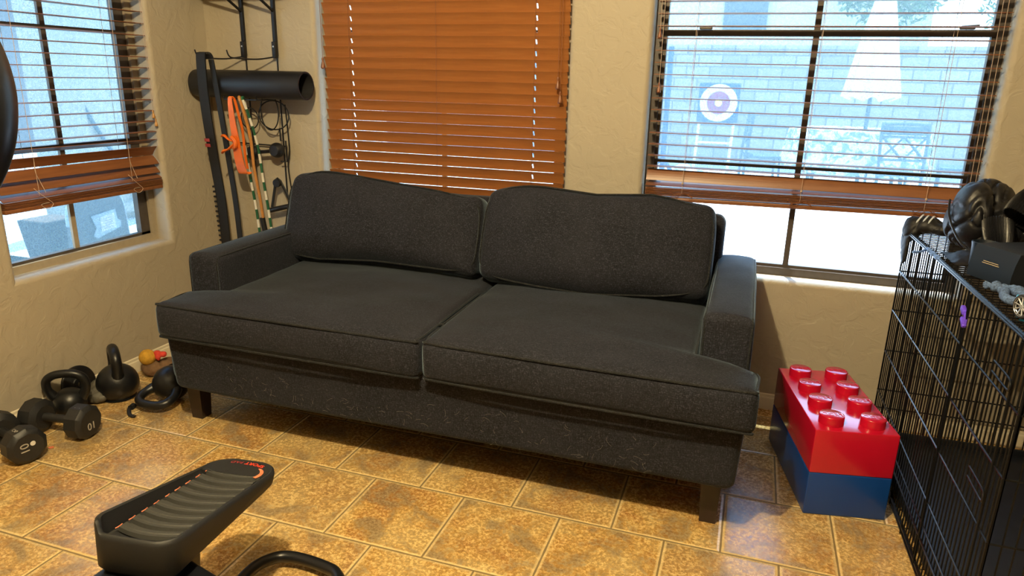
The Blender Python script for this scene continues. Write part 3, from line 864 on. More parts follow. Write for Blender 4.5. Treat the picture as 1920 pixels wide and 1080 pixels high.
# braided rope toy
b = MB()
cl_ = smooth_pts([(2.880, .100, .872), (2.895, .075, .870), (2.903, .045, .874), (2.905, .015, .884), (2.915, -.03, .880), (2.945, -.06, .874), (2.98, -.07, .874)], 8)
b.tube(cl_, [.009+.006*abs(math.sin(i*.55)) for i in range(len(cl_))], 10)
cl_ = smooth_pts([(2.888, .03, .880), (2.878, .0, .872), (2.882, -.03, .870), (2.905, -.045, .872)], 8); b.tube(cl_, [.011]*len(cl_), 10)
for k in range(10):
    a = 2*PI*k/10; b.tube([(2.880, .100, .872), (2.868+.006*math.cos(a), .112+.004*math.sin(a), .868+.008*math.sin(a))], .0022, 5)
tag(b.build('rope_toy', 'rope'), 'knotted blue grey braided rope toy lying next to the toy car', 'rope toy')
# pale blue wrap on the rail, clear bag
b = MB()
for k in range(9):
    a0 = .30+k*.017; b.tube([cp(a0, 0, CH), cp(a0+.014, 0, CH)], .0065+.002*math.sin(k*2.1), 8)
b.tube([cp(.295, -.004, CH-.004), cp(.34, -.03, CH-.004), cp(.36, -.055, CH-.002)], .004, 6)
tag(b.build('tape_wrap', 'denim'), 'frayed pale blue tape wrapped around the top wire of the crate', 'tape')
b = MB()
def bagf(u, v):
    x = .02+.13*u; a = .36+.17*v
    p = cp(a, x, CH+.006+.028*math.sin(PI*u)*math.sin(PI*v)+.006*nz3((u, v, 0), 6)); return p
b.grid(16, 16, bagf); b.grid(16, 16, lambda u, v: cp(.36+.17*v, .02+.13*u, CH+.0045))
bmesh.ops.remove_doubles(b.b, verts=b.b.verts, dist=1e-4)
tag(b.build('plastic_bag', 'leather'), 'small crumpled shiny black pouch lying flat behind the blue tape', 'bag')

# jacket
jk = thing('jacket', 'black leather jacket heaped on top of the wire crate', 'jacket', (3.15, .55, .855))
def blob(lobes, name, m, vox=.008, disp=.02, dscale=.09, parent=jk, seed=0, zmin=.857):
    b = MB()
    for (c_, r_, rot) in lobes:
        t_ = bmesh.new(); bmesh.ops.create_icosphere(t_, subdivisions=4, radius=1.0)
        M4 = TR(*c_) @ rot @ Matrix.Diagonal((*r_, 1))
        me_ = bpy.data.meshes.new('x'); t_.transform(M4); t_.to_mesh(me_); t_.free(); b.b.from_mesh(me_); bpy.data.meshes.remove(me_)
    o = b.build(name, m, None)
    md = o.modifiers.new('r', 'REMESH'); md.mode = 'VOXEL'; md.voxel_size = vox
    sm = o.modifiers.new('s', 'SMOOTH'); sm.factor = .5; sm.iterations = 8
    dg = bpy.context.evaluated_depsgraph_get(); me2_ = bpy.data.meshes.new_from_object(o.evaluated_get(dg))
    old = o.data; o.modifiers.clear(); o.data = me2_; bpy.data.meshes.remove(old); me2_.name = name
    me2_.calc_loop_triangles()
    ns = [v.normal.copy() for v in me2_.vertices]
    for v, n_ in zip(me2_.vertices, ns):
        p = v.co
        w_ = Vector((nz3(p, 5, seed), nz3(p, 5, seed+7), nz3(p, 5, seed+13)))*.10
        q = Vector((p.x+w_.x, (p.y+w_.y)*.7, (p.z+w_.z)*.5))/dscale
        f1 = noise.noise(q+Vector((seed, 0, 0))); rid = 1-abs(f1)*2
        f2 = 1-abs(noise.noise(q*2.2+Vector((3, seed, 0))))*2
        cr = math.exp(-(f1/.07)**2); cr2 = math.exp(-(noise.noise(q*1.9+Vector((9, seed, 2)))/.08)**2)
        v.co = p+n_*disp*(.45*abs(f1)-.55*cr-.30*cr2*(.5+abs(f1)))
        if v.co.z < zmin: v.co.z = zmin+(v.co.z-zmin)*.05
    for pl in me2_.polygons: pl.use_smooth = True
    if parent is not None:
        o.parent = parent; o.matrix_parent_inverse = TR(*parent['_loc']).inverted()
    return o
I4 = Matrix()
blob([((3.03, .68, .92), (.13, .15, .10), I4), ((2.99, .70, .99), (.08, .09, .08), I4), ((3.20, .44, .93), (.16, .17, .09), I4), ((3.38, .45, .98), (.15, .20, .12), I4), ((3.26, .55, 1.03), (.15, .12, .09), I4)], 'jacket_body', 'leather', .006, .030, .085)
blob([((2.948, .64, .965), (.056, .10, .100), RX(.35)), ((2.935, .68, .93), (.050, .09, .075), I4)], 'sleeve', 'leather', .0055, .020, .07, seed=4)
blob([((3.12, .40, .965), (.07, .085, .055), RZ(.5)), ((3.10, .44, 1.0), (.055, .06, .06), I4)], 'sleeve', 'leather', .0055, .018, .06, seed=8)
def ribbed(p0, p1, r0, r1, name, n=36):
    b = MB(); p0, p1 = Vector(p0), Vector(p1); ax = (p1-p0); u = ax.normalized().orthogonal(); v = ax.normalized().cross(u)
    b.grid(n*4, 6, lambda s_, t_: tuple(p0+ax*t_+(u*math.cos(2*PI*s_)*1.0+v*math.sin(2*PI*s_)*.7)*((r0+(r1-r0)*t_)+.0022*math.sin(2*PI*s_*n)+.004*math.sin(PI*t_))))
    bmesh.ops.remove_doubles(b.b, verts=b.b.verts, dist=1e-6)
    b.build(name, 'leather', jk)
ribbed((2.985, .52, .965), (2.990, .475, .895), .040, .030, 'cuff')
ribbed((3.06, .50, 1.045), (3.02, .475, .985), .034, .040, 'cuff')
b = MB()
b.tube(smooth_pts([(2.890, .69, 1.00), (2.885, .65, .96), (2.892, .59, .92), (2.91, .53, .885), (2.94, .47, .868)], 6), .0035, 6)
b.tube(smooth_pts([(2.965, .66, 1.07), (2.955, .59, 1.03), (2.955, .555, .98), (2.96, .54, .93)], 6), .0028, 6)
b.build('seam', 'leather', jk)
b = MB(); b.rbox((.012, .004, .03), .002, 1, TR(3.10, .325, .955) @ RY(.3), 1); b.tube(smooth_pts([(3.07, .33, .985), (3.10, .325, .985), (3.14, .33, .975)], 4), .003, 6); b.build('zip_pull', 'spoke', jk)
# cloth hanging over the crate corner
g_ = blob([((2.875, .875, .882), (.048, .050, .030), RY(-.15)), ((2.940, .845, .876), (.070, .045, .024), I4), ((2.838, .890, .862), (.030, .052, .045), RY(.15)), ((2.826, .898, .815), (.012, .045, .085), RX(-.25))], 'work_glove', 'black', .004, .007, .05, None, 11, .68)
tag(g_, 'black cloth glove with grey printed fingers hanging over the crate corner', 'glove')
b = MB()
for i, (x, y) in enumerate(((2.838, .858), (2.852, .846), (2.868, .838))):
    b.tube(smooth_pts([(x-.006, y-.002, .872), (x+.004, y-.004, .894), (x+.016, y+.006, .910), (x+.024, y+.022, .914)], 4), .0055, 6, flat=.5)
b.tube(smooth_pts([(2.880, .842, .892), (2.890, .855, .905), (2.892, .872, .911)], 4), .005, 6, flat=.5)
q = b.build('finger_print', 'clear_plastic', g_, world=False)

# ------------------------------------------------------------------ corner rack and hanging gear
rk = thing('wall_rack', 'black steel wall rack with long hooks in the corner left of the closed blind', 'rack', (0, 1.07, 1.4))
for x in (-.096, .082):
    b = MB(); b.rbox((.020, .012, .62), .002, 1, TR(x, 1.062, 1.73) , 1)
    b.rbox((.022, .02, .075), .003, 1, TR(x, 1.055, 1.448), 1)
    b.build('upright', 'rack_metal', rk)
    b = MB(); b.tube([(x, 1.06, 1.62), (x-.004, .80, 1.755)], .007, 6); b.build('brace', 'rack_metal', rk)
    b = MB(); b.lathe([(0, .002), (.004, .001), (.004, 0), (0, 0)], TR(x, 1.044, 1.463) @ RX(PI/2), 10); b.build('screw', 'spoke', rk)
    b = MB(); b.tube(smooth_pts([(x, 1.06, 1.418), (x-.05, .99, 1.404), (x-.10, .91, 1.405), (x-.116, .878, 1.412), (x-.120, .866, 1.440)], 5), .0035, 6); b.build('hook', 'rack_metal', rk)
    b = MB(); b.tube([(x, 1.068, 1.42), (x+.004, 1.068, .75)], .0042, 6); b.build('rod', 'rack_metal', rk)
    b = MB(); b.tube(smooth_pts([(x, 1.068, 1.228), (x-.004, .98, 1.2225), (x-.006, .91, 1.2225), (x-.006, .895, 1.238)], 4), .0035, 6); b.build('hook', 'rack_metal', rk)
b = MB(); b.tube([(-.20, 1.06, 1.006), (.10, 1.06, 1.000)], .0035, 6); b.build('cross_rod', 'rack_metal', rk)
b = MB(); b.tube([(-.104, .900, 1.2225), (.078, .900, 1.2225)], .0035, 6); b.build('hook_bar', 'rack_metal', rk)
b = MB(); b.rbox((.64, .30, .02), .003, 1, TR(-.005, .925, 1.775), 1)
tag(b.build('wall_shelf', 'leg'), 'dark shelf board carried by the corner wall rack, above the hooks', 'shelf')
# foam tube
ft = thing('foam_roller', 'thick hollow black tube lying across the wall rack', 'foam roller', (0, .975, 1.22))
TM = TR(.002, .960, 1.290) @ RY(PI/2) @ RX(0)
b = MB(); b.lathe([(.055, -.305), (.063, -.305), (.064, -.30), (.064, .30), (.063, .305), (.056, .305), (.055, .30)], TM, 40); b.build('roller_body', 'foamtube', ft)
b = MB(); b.lathe([(.0552, -.303), (.0552, .303)], TM, 40); b.lathe([(0, -.28), (.0552, -.28)], TM, 40); b.build('hollow_core', 'tube_in', ft)
# black bands hanging from the first hook
def strip(pts, w, th, name, m, parent=None, side=(1, 0, 0)):
    b = MB(); pts = smooth_pts(pts, 6)
    for i in range(len(pts)): pass
    sd = Vector(side)
    rings = []
    for i, p in enumerate(pts):
        a = pts[max(0, i-1)]; c_ = pts[min(len(pts)-1, i+1)]; t_ = (c_-a).normalized(); n_ = t_.cross(sd).normalized()
        ww = w(i/(len(pts)-1)) if callable(w) else w
        rings.append([b.b.verts.new(p+sd*ww/2*s1+n_*th/2*s2) for s1, s2 in ((-1, -1), (1, -1), (1, 1), (-1, 1))])
    for A, B in zip(rings, rings[1:]):
        for k in range(4): b.b.faces.new([A[k], A[(k+1) % 4], B[(k+1) % 4], B[k]])
    b.b.faces.new(rings[0]); b.b.faces.new(rings[-1][::-1])
    return b.build(name, m, parent)
bd = thing('exercise_strap', 'long wide black strap with faded red print hanging down the corner', 'strap', (-.24, .88, .5))
strip([(-.155, .885, 1.40), (-.160, .876, 1.422), (-.172, .868, 1.425), (-.182, .862, 1.40), (-.192, .872, 1.20), (-.198, .90, .95), (-.203, .93, .72), (-.215, .95, .42)], lambda t_: .050 if t_ < .55 else .052, .008, 'webbing', 'black', bd)
strip([(-.146, .886, 1.398), (-.128, .892, 1.20), (-.120, .91, .95), (-.122, .935, .72), (-.125, .95, .42)], .028, .006, 'webbing', 'black', bd)
b = MB()
for z in (1.03, 1.005): b.rbox((.03, .002, .016), .001, 1, TR(-.206, .8755+(1.03-z)*.1, z) @ RX(.12), 1)
b.build('red_print', 'pink', bd)
b = MB()
for k in range(13):
    z = .80-.025*k; b.rbox((.016, .012, .010), .003, 1, TR(-.231-.0004*k*2, .920+.002*k, z), 1)
b.build('buckle_teeth', 'black', bd)
# orange resistance band
ob = thing('resistance_band', 'bright orange latex band tied in a knot and hanging from the rack', 'resistance band', (-.03, .93, 1.25))
strip([(-.046, .895, 1.225), (-.052, .885, 1.235), (-.056, .880, 1.215), (-.056, .885, 1.12), (-.050, .89, 1.03), (-.048, .895, .95), (-.040, .905, .885), (-.030, .915, .878), (-.022, .92, .885)], lambda t_: .016+.034*ss(.05, .75, t_), .004, 'band', 'orange_band', ob)
strip([(-.044, .897, 1.225), (-.034, .905, 1.15), (-.028, .915, 1.08), (-.026, .915, .98), (-.022, .92, .90)], lambda t_: .012, .004, 'band', 'orange_band', ob)
b = MB(); kn = TR(-.075, .885, 1.035)
b.tube(smooth_pts([(-.045, .882, 1.03), (-.075, .872, 1.038), (-.098, .868, 1.058), (-.112, .866, 1.05)], 5), [.012, .014, .013, .012, .011, .010, .011, .012, .013, .014, .014, .013, .012, .010, .008, .004][:16], 8, flat=.4)
b.tube(smooth_pts([(-.045, .880, 1.025), (-.080, .870, .995), (-.105, .866, .985), (-.118, .868, .972)], 5), [.012, .014, .015, .015, .014, .012, .011, .012, .014, .016, .016, .014, .012, .010, .008, .004][:16], 8, flat=.45)
b.tube(smooth_pts([(-.062, .875, 1.05), (-.040, .868, 1.035), (-.040, .870, 1.01), (-.058, .878, 1.0)], 5), .009, 8)
b.build('knot', 'orange_band', ob)
# tan cord hanging
b = MB(); b.tube(smooth_pts([(-.020, .922, 1.19), (-.022, .912, 1.225), (-.018, .900, 1.234), (-.010, .890, 1.225), (-.002, .895, 1.19), (.005, .925, 1.05), (.008, .93, .90), (.02, .94, .75), (.03, .95, .56)], 6), .0075, 8)
b2 = thing('rubber_cord', 'tan brown rubber cord hanging between the beaded rope halves', 'exercise cord', (0, .93, .5))
b.build('cord', 'tan_rubber', b2)
b = MB(); b.tube([(.020, .945, .66), (.033, .952, .54)], .013, 10); b.build('handle', 'black', b2)
# beaded jump rope
jr = thing('jump_rope', 'green and white beaded jump rope hanging from the rack', 'jump rope', (0, .95, .5))
def beads(pts, start):
    P = smooth_pts(pts, 10); d = 0; seg = []; acc = [P[0]]; k = start
    L_b = .036
    for a, c_ in zip(P, P[1:]):
        d += (c_-a).length; acc.append(c_)
        if d >= L_b:
            b = MB(); b.tube(acc, .0062, 8); b.build('bead', 'bead_green' if k % 2 else 'bead_white', jr); k += 1; acc = [c_]; d = 0
beads([(-.004, .922, 1.19), (-.004, .912, 1.226), (.002, .900, 1.233), (.008, .890, 1.222), (.018, .915, 1.14), (.024, .95, 1.0), (.035, .955, .85), (.048, .96, .70), (.062, .965, .50)], 0)
beads([(-.038, .93, 1.05), (-.045, .95, .95), (-.040, .965, .80), (-.028, .968, .68), (-.018, .97, .50)], 1)
# black cable loops and grips
cb = thing('cable_rope', 'thin black cable coiled in loops below the hollow tube', 'cable', (.05, 1.03, 1.1))
def loop(cx, cz, rx, rz_, y, n=28, tilt=0): return [(cx+rx*math.cos(2*PI*k/n), y, cz+rz_*math.sin(2*PI*k/n)+tilt*math.cos(2*PI*k/n)) for k in range(n)]
b = MB(); b.tube(loop(.075, 1.15, .085, .068, 1.02), .0032, 6, closed=True); b.tube(loop(.06, 1.165, .05, .085, 1.01), .0032, 6, closed=True); b.tube(loop(-.065, 1.13, .05, .05, 1.02), .0032, 6, closed=True)
b.tube(smooth_pts([(.12, 1.05, 1.2), (.125, 1.055, 1.0), (.115, 1.05, .9), (.13, 1.05, .75), (.14, 1.05, .62)], 6), .0035, 6)
b.build('cable_loop', 'black', cb)
b = MB(); b.tube([(.096, 1.03, 1.09), (.096, 1.03, 1.03), (.125, 1.03, 1.03), (.125, 1.03, .93), (.09, 1.03, .93)], .004, 6); b.build('metal_link', 'rack_metal', cb)
rg = thing('push_up_wheel', 'pair of round black grips hanging against the wall below the tube', 'exercise grip', (.05, 1.0, .98))
for x, z in ((-.055, .965), (.082, .985)):
    b = MB(); b.lathe([(0, -.028), (.024, -.026), (.034, -.015), (.037, 0), (.034, .015), (.024, .026), (0, .028)], TR(x, 1.015, z) @ RX(PI/2), 26); b.build('grip', 'foamtube', rg)
b = MB(); b.tube([(-.05, 1.015, .968), (.08, 1.015, .982)], .009, 8); b.build('axle', 'rack_metal', rg)
sh = thing('stirrup_grip', 'black stirrup cable handle with foam grip hanging just above the sofa back', 'exercise handle', (.07, 1.03, .68))
b = MB(); b.tube([(.025, 1.02, .70), (.05, 1.02, .80), (.055, 1.02, .835), (.07, 1.02, .845), (.085, 1.02, .835), (.115, 1.02, .78), (.145, 1.02, .715)], .008, 8, flat=.4, up=(0, 1, 0)); b.build('strap', 'black', sh)
b = MB(); b.lathe([(0, -.012), (.020, -.01), (.022, 0), (.020, .01), (0, .012)], TR(.07, 1.015, .825) @ RX(PI/2), 16); b.build('ring', 'rack_metal', sh)
b = MB(); b.tube([(.005, 1.02, .682), (.16, 1.02, .722)], .013, 12); b.build('grip', 'foamtube', sh)

# ------------------------------------------------------------------ kettlebells and dumbbells
def kettlebell(label, loc, rz, r, hh, hw, tr, tilt=I4, flatb=.85):
    """ball radius r, handle height hh above ball, half width hw, handle thickness tr"""
    t_ = thing('kettlebell', label, 'kettlebell', loc, rz, 'kettlebells by the left wall')
    prof = [(0, 0), (r*.72, 0), (r*.80, .004)]
    for k in range(1, 15):
        a = -PI/2*.62+(PI/2*.62+PI/2)*k/14
        prof.append((r*math.cos(a), r*.80+r*math.sin(a)*1.0))
    prof = [(max(0, x), max(0, z)) for x, z in prof]; prof[-1] = (0, prof[-1][1])
    b = MB(); b.lathe(prof, tilt, 36); b.build('bell', 'kettle', t_, world=False)
    zt = r*1.35
    pts = [(-hw*.62, 0, zt*.82), (-hw*.88, 0, zt+hh*.15), (-hw*1.0, 0, zt+hh*.45), (-hw*.92, 0, zt+hh*.78), (-hw*.55, 0, zt+hh*.98), (0, 0, zt+hh*1.03), (hw*.55, 0, zt+hh*.98), (hw*.92, 0, zt+hh*.78), (hw*1.0, 0, zt+hh*.45), (hw*.88, 0, zt+hh*.15), (hw*.62, 0, zt*.82)]
    P = smooth_pts(pts, 5); n = len(P)
    b = MB(); b.tube([tilt @ p for p in P], [tr*(1+.35*max(0, abs(i/(n-1)-.5)*2-.7)/.3) for i in range(n)], 14, cap=False); b.build('handle', 'kettle', t_, world=False)
    return t_
kettlebell('black kettlebell standing upright by the left wall, handle seen edge-on', (-.185, .180, 0), R_(-36), .083, .100, .064, .021)
kettlebell('black kettlebell with a wide open handle behind the dumbbells', (-.240, -.002, 0), R_(35), .062, .098, .070, .0165, RX(R_(8)))
kettlebell('black kettlebell lying on its side against the front left sofa leg', (.040, .245, .075), R_(4), .075, .100, .072, .018, RX(R_(106)) @ TR(0, 0, -.06))
def dumbbell(label, loc, rz, roll, num_rot, sticker=False, text_side=1):
    t_ = thing('dumbbell', label, 'dumbbell', loc, rz, 'dumbbells on the floor at left')
    Rr = .067; hx = .138; HL = .077
    for s_ in (-1, 1):
        prof = [(0, 0), (.045, 0), (.052, .004), (Rr, .014), (Rr, HL-.014), (.056, HL-.003), (.05, HL), (0, HL)]
        M4 = TR(s_*(hx-HL+0.0), 0, 0) @ RX(roll) @ (RY(PI/2) if s_ > 0 else RY(-PI/2))
        b = MB(); b.lathe(prof, M4 @ RZ(PI/8), 8 if False else 10); h_ = b.build('weight_head', 'neoprene', t_, world=False, angle=22)
        FM = TR(s_*(hx+.0004), 0, 0) @ (Matrix(((0, 0, 1, 0), (1, 0, 0, 0), (0, 1, 0, 0), (0, 0, 0, 1))) if s_ > 0 else Matrix(((0, 0, -1, 0), (-1, 0, 0, 0), (0, 1, 0, 0), (0, 0, 0, 1))))
        if s_ > 0:
            text_part('number', '10', .040, .0012, 'number', h_, FM @ RZ(num_rot) @ TR(0, .012, 0), world=False)
            text_part('maker_print', 'CAP', .016, .0008, 'number', h_, TR(hx-HL*.5, 0, 0) @ RX(R_(18)+0) @ TR(0, 0, Rr*.953) @ RZ(0), world=False)
            if sticker:
                b = MB(); b.lathe([(0, .0012), (.0085, .0012), (.0088, 0)], FM @ RZ(num_rot) @ TR(.010, -.014, 0), 18); b.build('sticker', 'sticker', h_, world=False)
    b = MB(); b.lathe([(.017, -(hx-HL)-.002), (.0155, -.03), (.0165, 0), (.0155, .03), (.017, hx-HL+.002)], RY(PI/2), 18); b.build('handle_bar', 'neoprene', t_, world=False)
    return t_
dumbbell('black ten pound dumbbell in front of the wide handled kettlebell', (-.122, -.148, .065), R_(8), R_(0), R_(178))
dumbbell('black ten pound dumbbell with round white sticker, cut by the left edge', (-.160, -.312, .065), R_(-14), R_(10), R_(92), True)
# small stuff near the wall
b = MB()
aw = blob([((-.235, .135, .035), (.05, .055, .033), I4), ((-.262, .165, .05), (.04, .05, .03), I4), ((-.22, .10, .03), (.045, .03, .028), RZ(.4))], 'ankle_weight', 'grey_cloth', .006, .008, .05, None, 3, .002)
tag(aw, 'crumpled grey fabric ankle weight between the two kettlebells', 'ankle weight')
pl_ = thing('weight_plate', 'dark round plate leaning on the baseboard behind the wide handled kettlebell', 'weight plate', (-.285, .06, 0))
b = MB(); b.lathe([(.012, -.010), (.030, -.011), (.034, -.008), (.072, -.008), (.078, -.004), (.078, .004), (.072, .008), (.034, .008), (.030, .011), (.012, .010), (.012, -.010)], TR(-.294, .088, .080) @ RZ(R_(0)) @ RY(R_(80)), 36); b.build('plate', 'kettle', pl_)
b = MB(); b.tube(smooth_pts([(-.06, .115, .008), (-.03, .08, .010), (.0, .055, .008), (.03, .05, .007)], 5), .008, 8, flat=.5); b.tube([(-.04, .10, .010), (-.045, .12, .012)], .012, 8)
tag(b.build('nylon_strap', 'black'), 'short black strap on the tiles between upright and lying kettlebells', 'strap')
ch = thing('plush_chicken', 'small yellow plush ball toy with red comb behind the upright kettlebell', 'toy', (-.235, .42, 0))
b = MB(); b.lathe([(0, -.034)]+[(.036*math.cos(a), .036*math.sin(a)) for a in [R_(q) for q in range(-75, 90, 15)]]+[(0, .036)], TR(-.225, .385, .098), 24); b.build('head', 'yellow', ch)
blob([((-.225, .41, .04), (.05, .05, .042), I4), ((-.19, .46, .035), (.05, .06, .035), I4), ((-.225, .39, .075), (.026, .026, .02), I4)], 'body', 'toy_brown', .006, .006, .05, ch, 2, .002)
blob([((-.19, .41, .112), (.018, .018, .016), I4), ((-.172, .425, .105), (.014, .016, .014), I4), ((-.18, .40, .095), (.012, .012, .012), I4)], 'comb', 'toy_red', .004, .004, .03, ch, 6, .0)
b = MB(); b.prism([(-.075, -.245), (-.060, -.250), (-.056, -.236), (-.068, -.232)], .001, .003)
tag(b.build('plastic_scrap', 'orange_rim', smooth=False), 'tiny orange scrap on the floor beside the stickered dumbbell', 'scrap')

# ------------------------------------------------------------------ elliptical trainer (pedal, handlebar, foot tube)
el = thing('elliptical_trainer', 'black elliptical trainer seen in part: foot pedal with red lettering and a curved handle', 'exercise machine', (1.15, -.8, 0))
PN = Vector((1.148, -.992, .42)); PF = Vector((1.092, -.540, .356))
ux = (PF-PN).normalized(); uy0 = Vector((0, 0, 1)).cross(ux).normalized(); uz = ux.cross(uy0).normalized()
if uz.z < 0: uz = -uz
ulat = ux.cross(uz).normalized()   # to the right when looking along ux
PM = Matrix(((ulat.x, ux.x, uz.x, PN.x), (ulat.y, ux.y, uz.y, PN.y), (ulat.z, ux.z, uz.z, PN.z), (0, 0, 0, 1)))
PL = (PF-PN).length; PW = .098
def outline(s_in=0.0, n=10, near=.045, far=.07, L0=0.0, L1=PL, w=PW):
    pts = []
    w_ = w-s_in; y0, y1 = L0+s_in, L1-s_in; rn, rf = max(.01, near-s_in), max(.012, far-s_in)
    for cx, cy, r_, a0 in ((w_-rn, y0+rn, rn, -90), (w_-rf, y1-rf, rf, 0), (-w_+rf, y1-rf, rf, 90), (-w_+rn, y0+rn, rn, 180)):
        for k in range(n+1): a = R_(a0+90*k/n); pts.append((cx+r_*math.cos(a), cy+r_*math.sin(a)))
    return pts
O0, O1 = outline(0), outline(.010)
Ob = outline(.016)
b = MB(); n = len(O0)
def rimz(x, y):   # rim height: high on the left side and near end, low on the toe end
    left = ss(.0, -.07, x) if False else max(0, min(1, (-x-.03)/.04))
    left *= 1-ss(PL*.80, PL*.86, y)
    return .0
rings = []
def wallring(o, zf): return [b.b.verts.new(PM @ Vector((x, y, zf(x, y)))) for x, y in o]
def topz(x, y):
    z = 0.0
    lf = ss(-.055, -.080, x)*(1-ss(PL*.79, PL*.815, y)); z = .036*lf
    nr = 1-ss(.03, .09, y); z = max(z, .012*nr)
    return z
rings = [wallring(outline(.022), lambda x, y: -.085 + .035*ss(PL*.3, PL, y)), wallring(outline(.004), lambda x, y: -.065+.035*ss(PL*.3, PL, y)), wallring(outline(0), lambda x, y: topz(x, y)-.012), wallring(outline(.0015), lambda x, y: topz(x, y)-.003), wallring(outline(.006), topz), wallring(outline(.0125), lambda x, y: topz(x, y)-.002), wallring(outline(.0165), lambda x, y: -.012), wallring(outline(.020), lambda x, y: -.014)]
for A, B in zip(rings, rings[1:]):
    for k in range(n): b.b.faces.new([A[k], A[(k+1) % n], B[(k+1) % n], B[k]])
b.b.faces.new(rings[0][::-1]); b.b.faces.new(rings[-1])
pd = b.build('foot_pedal', 'rubber', el, angle=50)
# toe plate (flat far end with lettering) 
b = MB()
tp = [(x, y) for x, y in outline(.012) if y > PL*.80]
tp = [(PW-.014, PL*.80)]+tp+[(-PW+.014, PL*.80)]
b.prism(tp, -.013, -.001, PM); b.build('toe_plate', 'rubber', pd, world=False)
# ribbed tread
b = MB(); x0, x1 = -.068, PW-.0165; y0, y1 = .060, PL-.060
def trd(u, v):
    x = x0+(x1-x0)*u
    y = y0+(y1-y0)*v - .016*(1-(2*u-1)**2)
    ph = (v*9.0) % 1.0 if v < 1 else 0.0
    z = -.0105+.0085*(ss(0, .07, ph)-ss(.66, .74, ph))+.0015*(ss(.28, .33, ph)-ss(.33, .38, ph))
    return (x, y, z)
b.grid(24, 270, trd, PM); b.build('tread', 'tread', pd, world=False, angle=30)
b = MB()
pts = []
for k in range(80):
    v = k/79; y = y0-.004+(y1-y0+.004)*v; pts.append(PM @ Vector((x0-.004+.003*math.sin(v*9*2*PI), y, -.004+.0015*math.sin(v*18*PI))))
for k in range(0, 79):
    v = k/79
    if (v*9) % 1.0 < .55: b.tube([pts[k], pts[k+1]], .0017, 5)
b.build('worn_edge', 'orange_rim', pd, world=False)
# lettering on the toe plate, curved
def arcfn(R__):
    def f(co):
        a = co.x/R__; r_ = R__-co.y
        return Vector((math.sin(a)*r_, -(R__-math.cos(a)*r_)*1.0, co.z))
    return f
LM = PM @ TR(.0, PL-.021, .0) @ RZ(PI)
def arc2(co):
    k = co.x; return Vector((co.x, co.y + 2.6*(co.x)**2, co.z))
text_part('lettering', 'SPORT', .0195, .0008, 'red_print', pd, PM @ TR(.028, PL-.024, .0) @ RZ(PI), lambda co: Vector((co.x, co.y+3.2*(co.x-.028)**2, co.z)), bold=True, world=False)
text_part('lettering', 'PAD', .0175, .0008, 'pink', pd, PM @ TR(-.024, PL-.023, .0) @ RZ(PI), lambda co: Vector((co.x, co.y+3.2*(co.x+.024)**2, co.z)), world=False)
b = MB(); cc = []
for k in range(9):
    a = R_(70-100*k/8); cc.append(PM @ Vector((.040+.034*math.cos(a), PL-.082+.036*math.sin(a), .0002)))
b.tube(cc, [.002, .0035, .0045, .005, .0052, .0055, .006, .006, .0058], 6, flat=.12, up=tuple(uz)); b.build('swoosh', 'orange_rim', pd, world=False)
# pedal arm underneath
b = MB(); b.rbox((.15, .20, .05), .012, 2, PM @ TR(-.01, PL*.12, -.105), 3); b.build('pedal_arm', 'gloss_black', el)
b = MB(); b.rbox((.34, .12, .04), .012, 2, TR(1.27, -.955, .295) @ RZ(R_(-14)), 3)
b.build('link_arm', 'gloss_black', el)
b = MB(); b.tube(smooth_pts([(1.20, -1.30, .05), (1.125, -.80, .045), (1.095, -.60, .04), (1.115, -.52, .035), (1.165, -.492, .033), (1.26, -.495, .033), (1.32, -.515, .035), (1.36, -.58, .04), (1.40, -.80, .045), (1.45, -1.25, .05)], 7), .0165, 14); b.build('foot_tube', 'gloss_black', el)
b = MB(); b.rbox((.62, .07, .06), .02, 2, TR(1.22, -1.32, .032), 3); b.build('stabilizer', 'gloss_black', el)
b = MB(); b.rbox((.07, .50, .07), .012, 2, TR(1.03, -1.30, .10) @ RZ(0), 3); b.build('frame_rail', 'gloss_black', el)
b = MB(); b.tube([(1.03, -1.50, .10), (.98, -1.53, .8), (1.02, -1.48, 1.40)], .028, 14); b.build('mast', 'gloss_black', el)
b = MB(); b.tube([(1.24, -1.0, .30), (1.1, -1.22, .24), (1.03, -1.40, .20)], .022, 12); b.build('crank', 'gloss_black', el)
# curved handle near the camera
Cc = Vector((2.2686, -1.9059, 1.3488))
def camray(px, py, dist):
    yaw, pit, rol = -.3203, .2908, .0219
    cy, sy, cpp, sp = math.cos(yaw), math.sin(yaw), math.cos(pit), math.sin(pit)
    w = Vector((sy*cpp, cy*cpp, -sp)); r = Vector((cy, -sy, 0)); u = r.cross(w); c, s_ = math.cos(rol), math.sin(rol)
    r2 = c*r+s_*u; u2 = -s_*r+c*u
    return Cc+(w+(px-960)/1320.7*r2-(py-540)/1320.7*u2)*dist
H_ = [Vector(v) for v in ((1.30, -1.40, 1.50), (1.397, -1.339, 1.447), (1.433, -1.341, 1.404), (1.459, -1.344, 1.366), (1.475, -1.349, 1.334), (1.482, -1.356, 1.304), (1.482, -1.366, 1.271), (1.473, -1.381, 1.236), (1.455, -1.398, 1.2), (1.424, -1.418, 1.169), (1.32, -1.47, 1.11), (1.18, -1.51, 1.06))]
HP = smooth_pts(H_, 8)
b = MB(); b.tube(HP, .036, 24); b.build('handle_grip', 'gloss_black', el)
b = MB(); b.tube(HP[5:19], .0405, 24); b.build('grip_collar', 'gloss_black', el)
b = MB(); b.tube([(1.02, -1.48, 1.30), (1.16, -1.46, 1.46), (1.30, -1.40, 1.50)], .024, 12); b.tube([(1.0, -1.49, 1.15), (1.18, -1.51, 1.06)], .024, 12); b.build('handle_bracket', 'gloss_black', el)

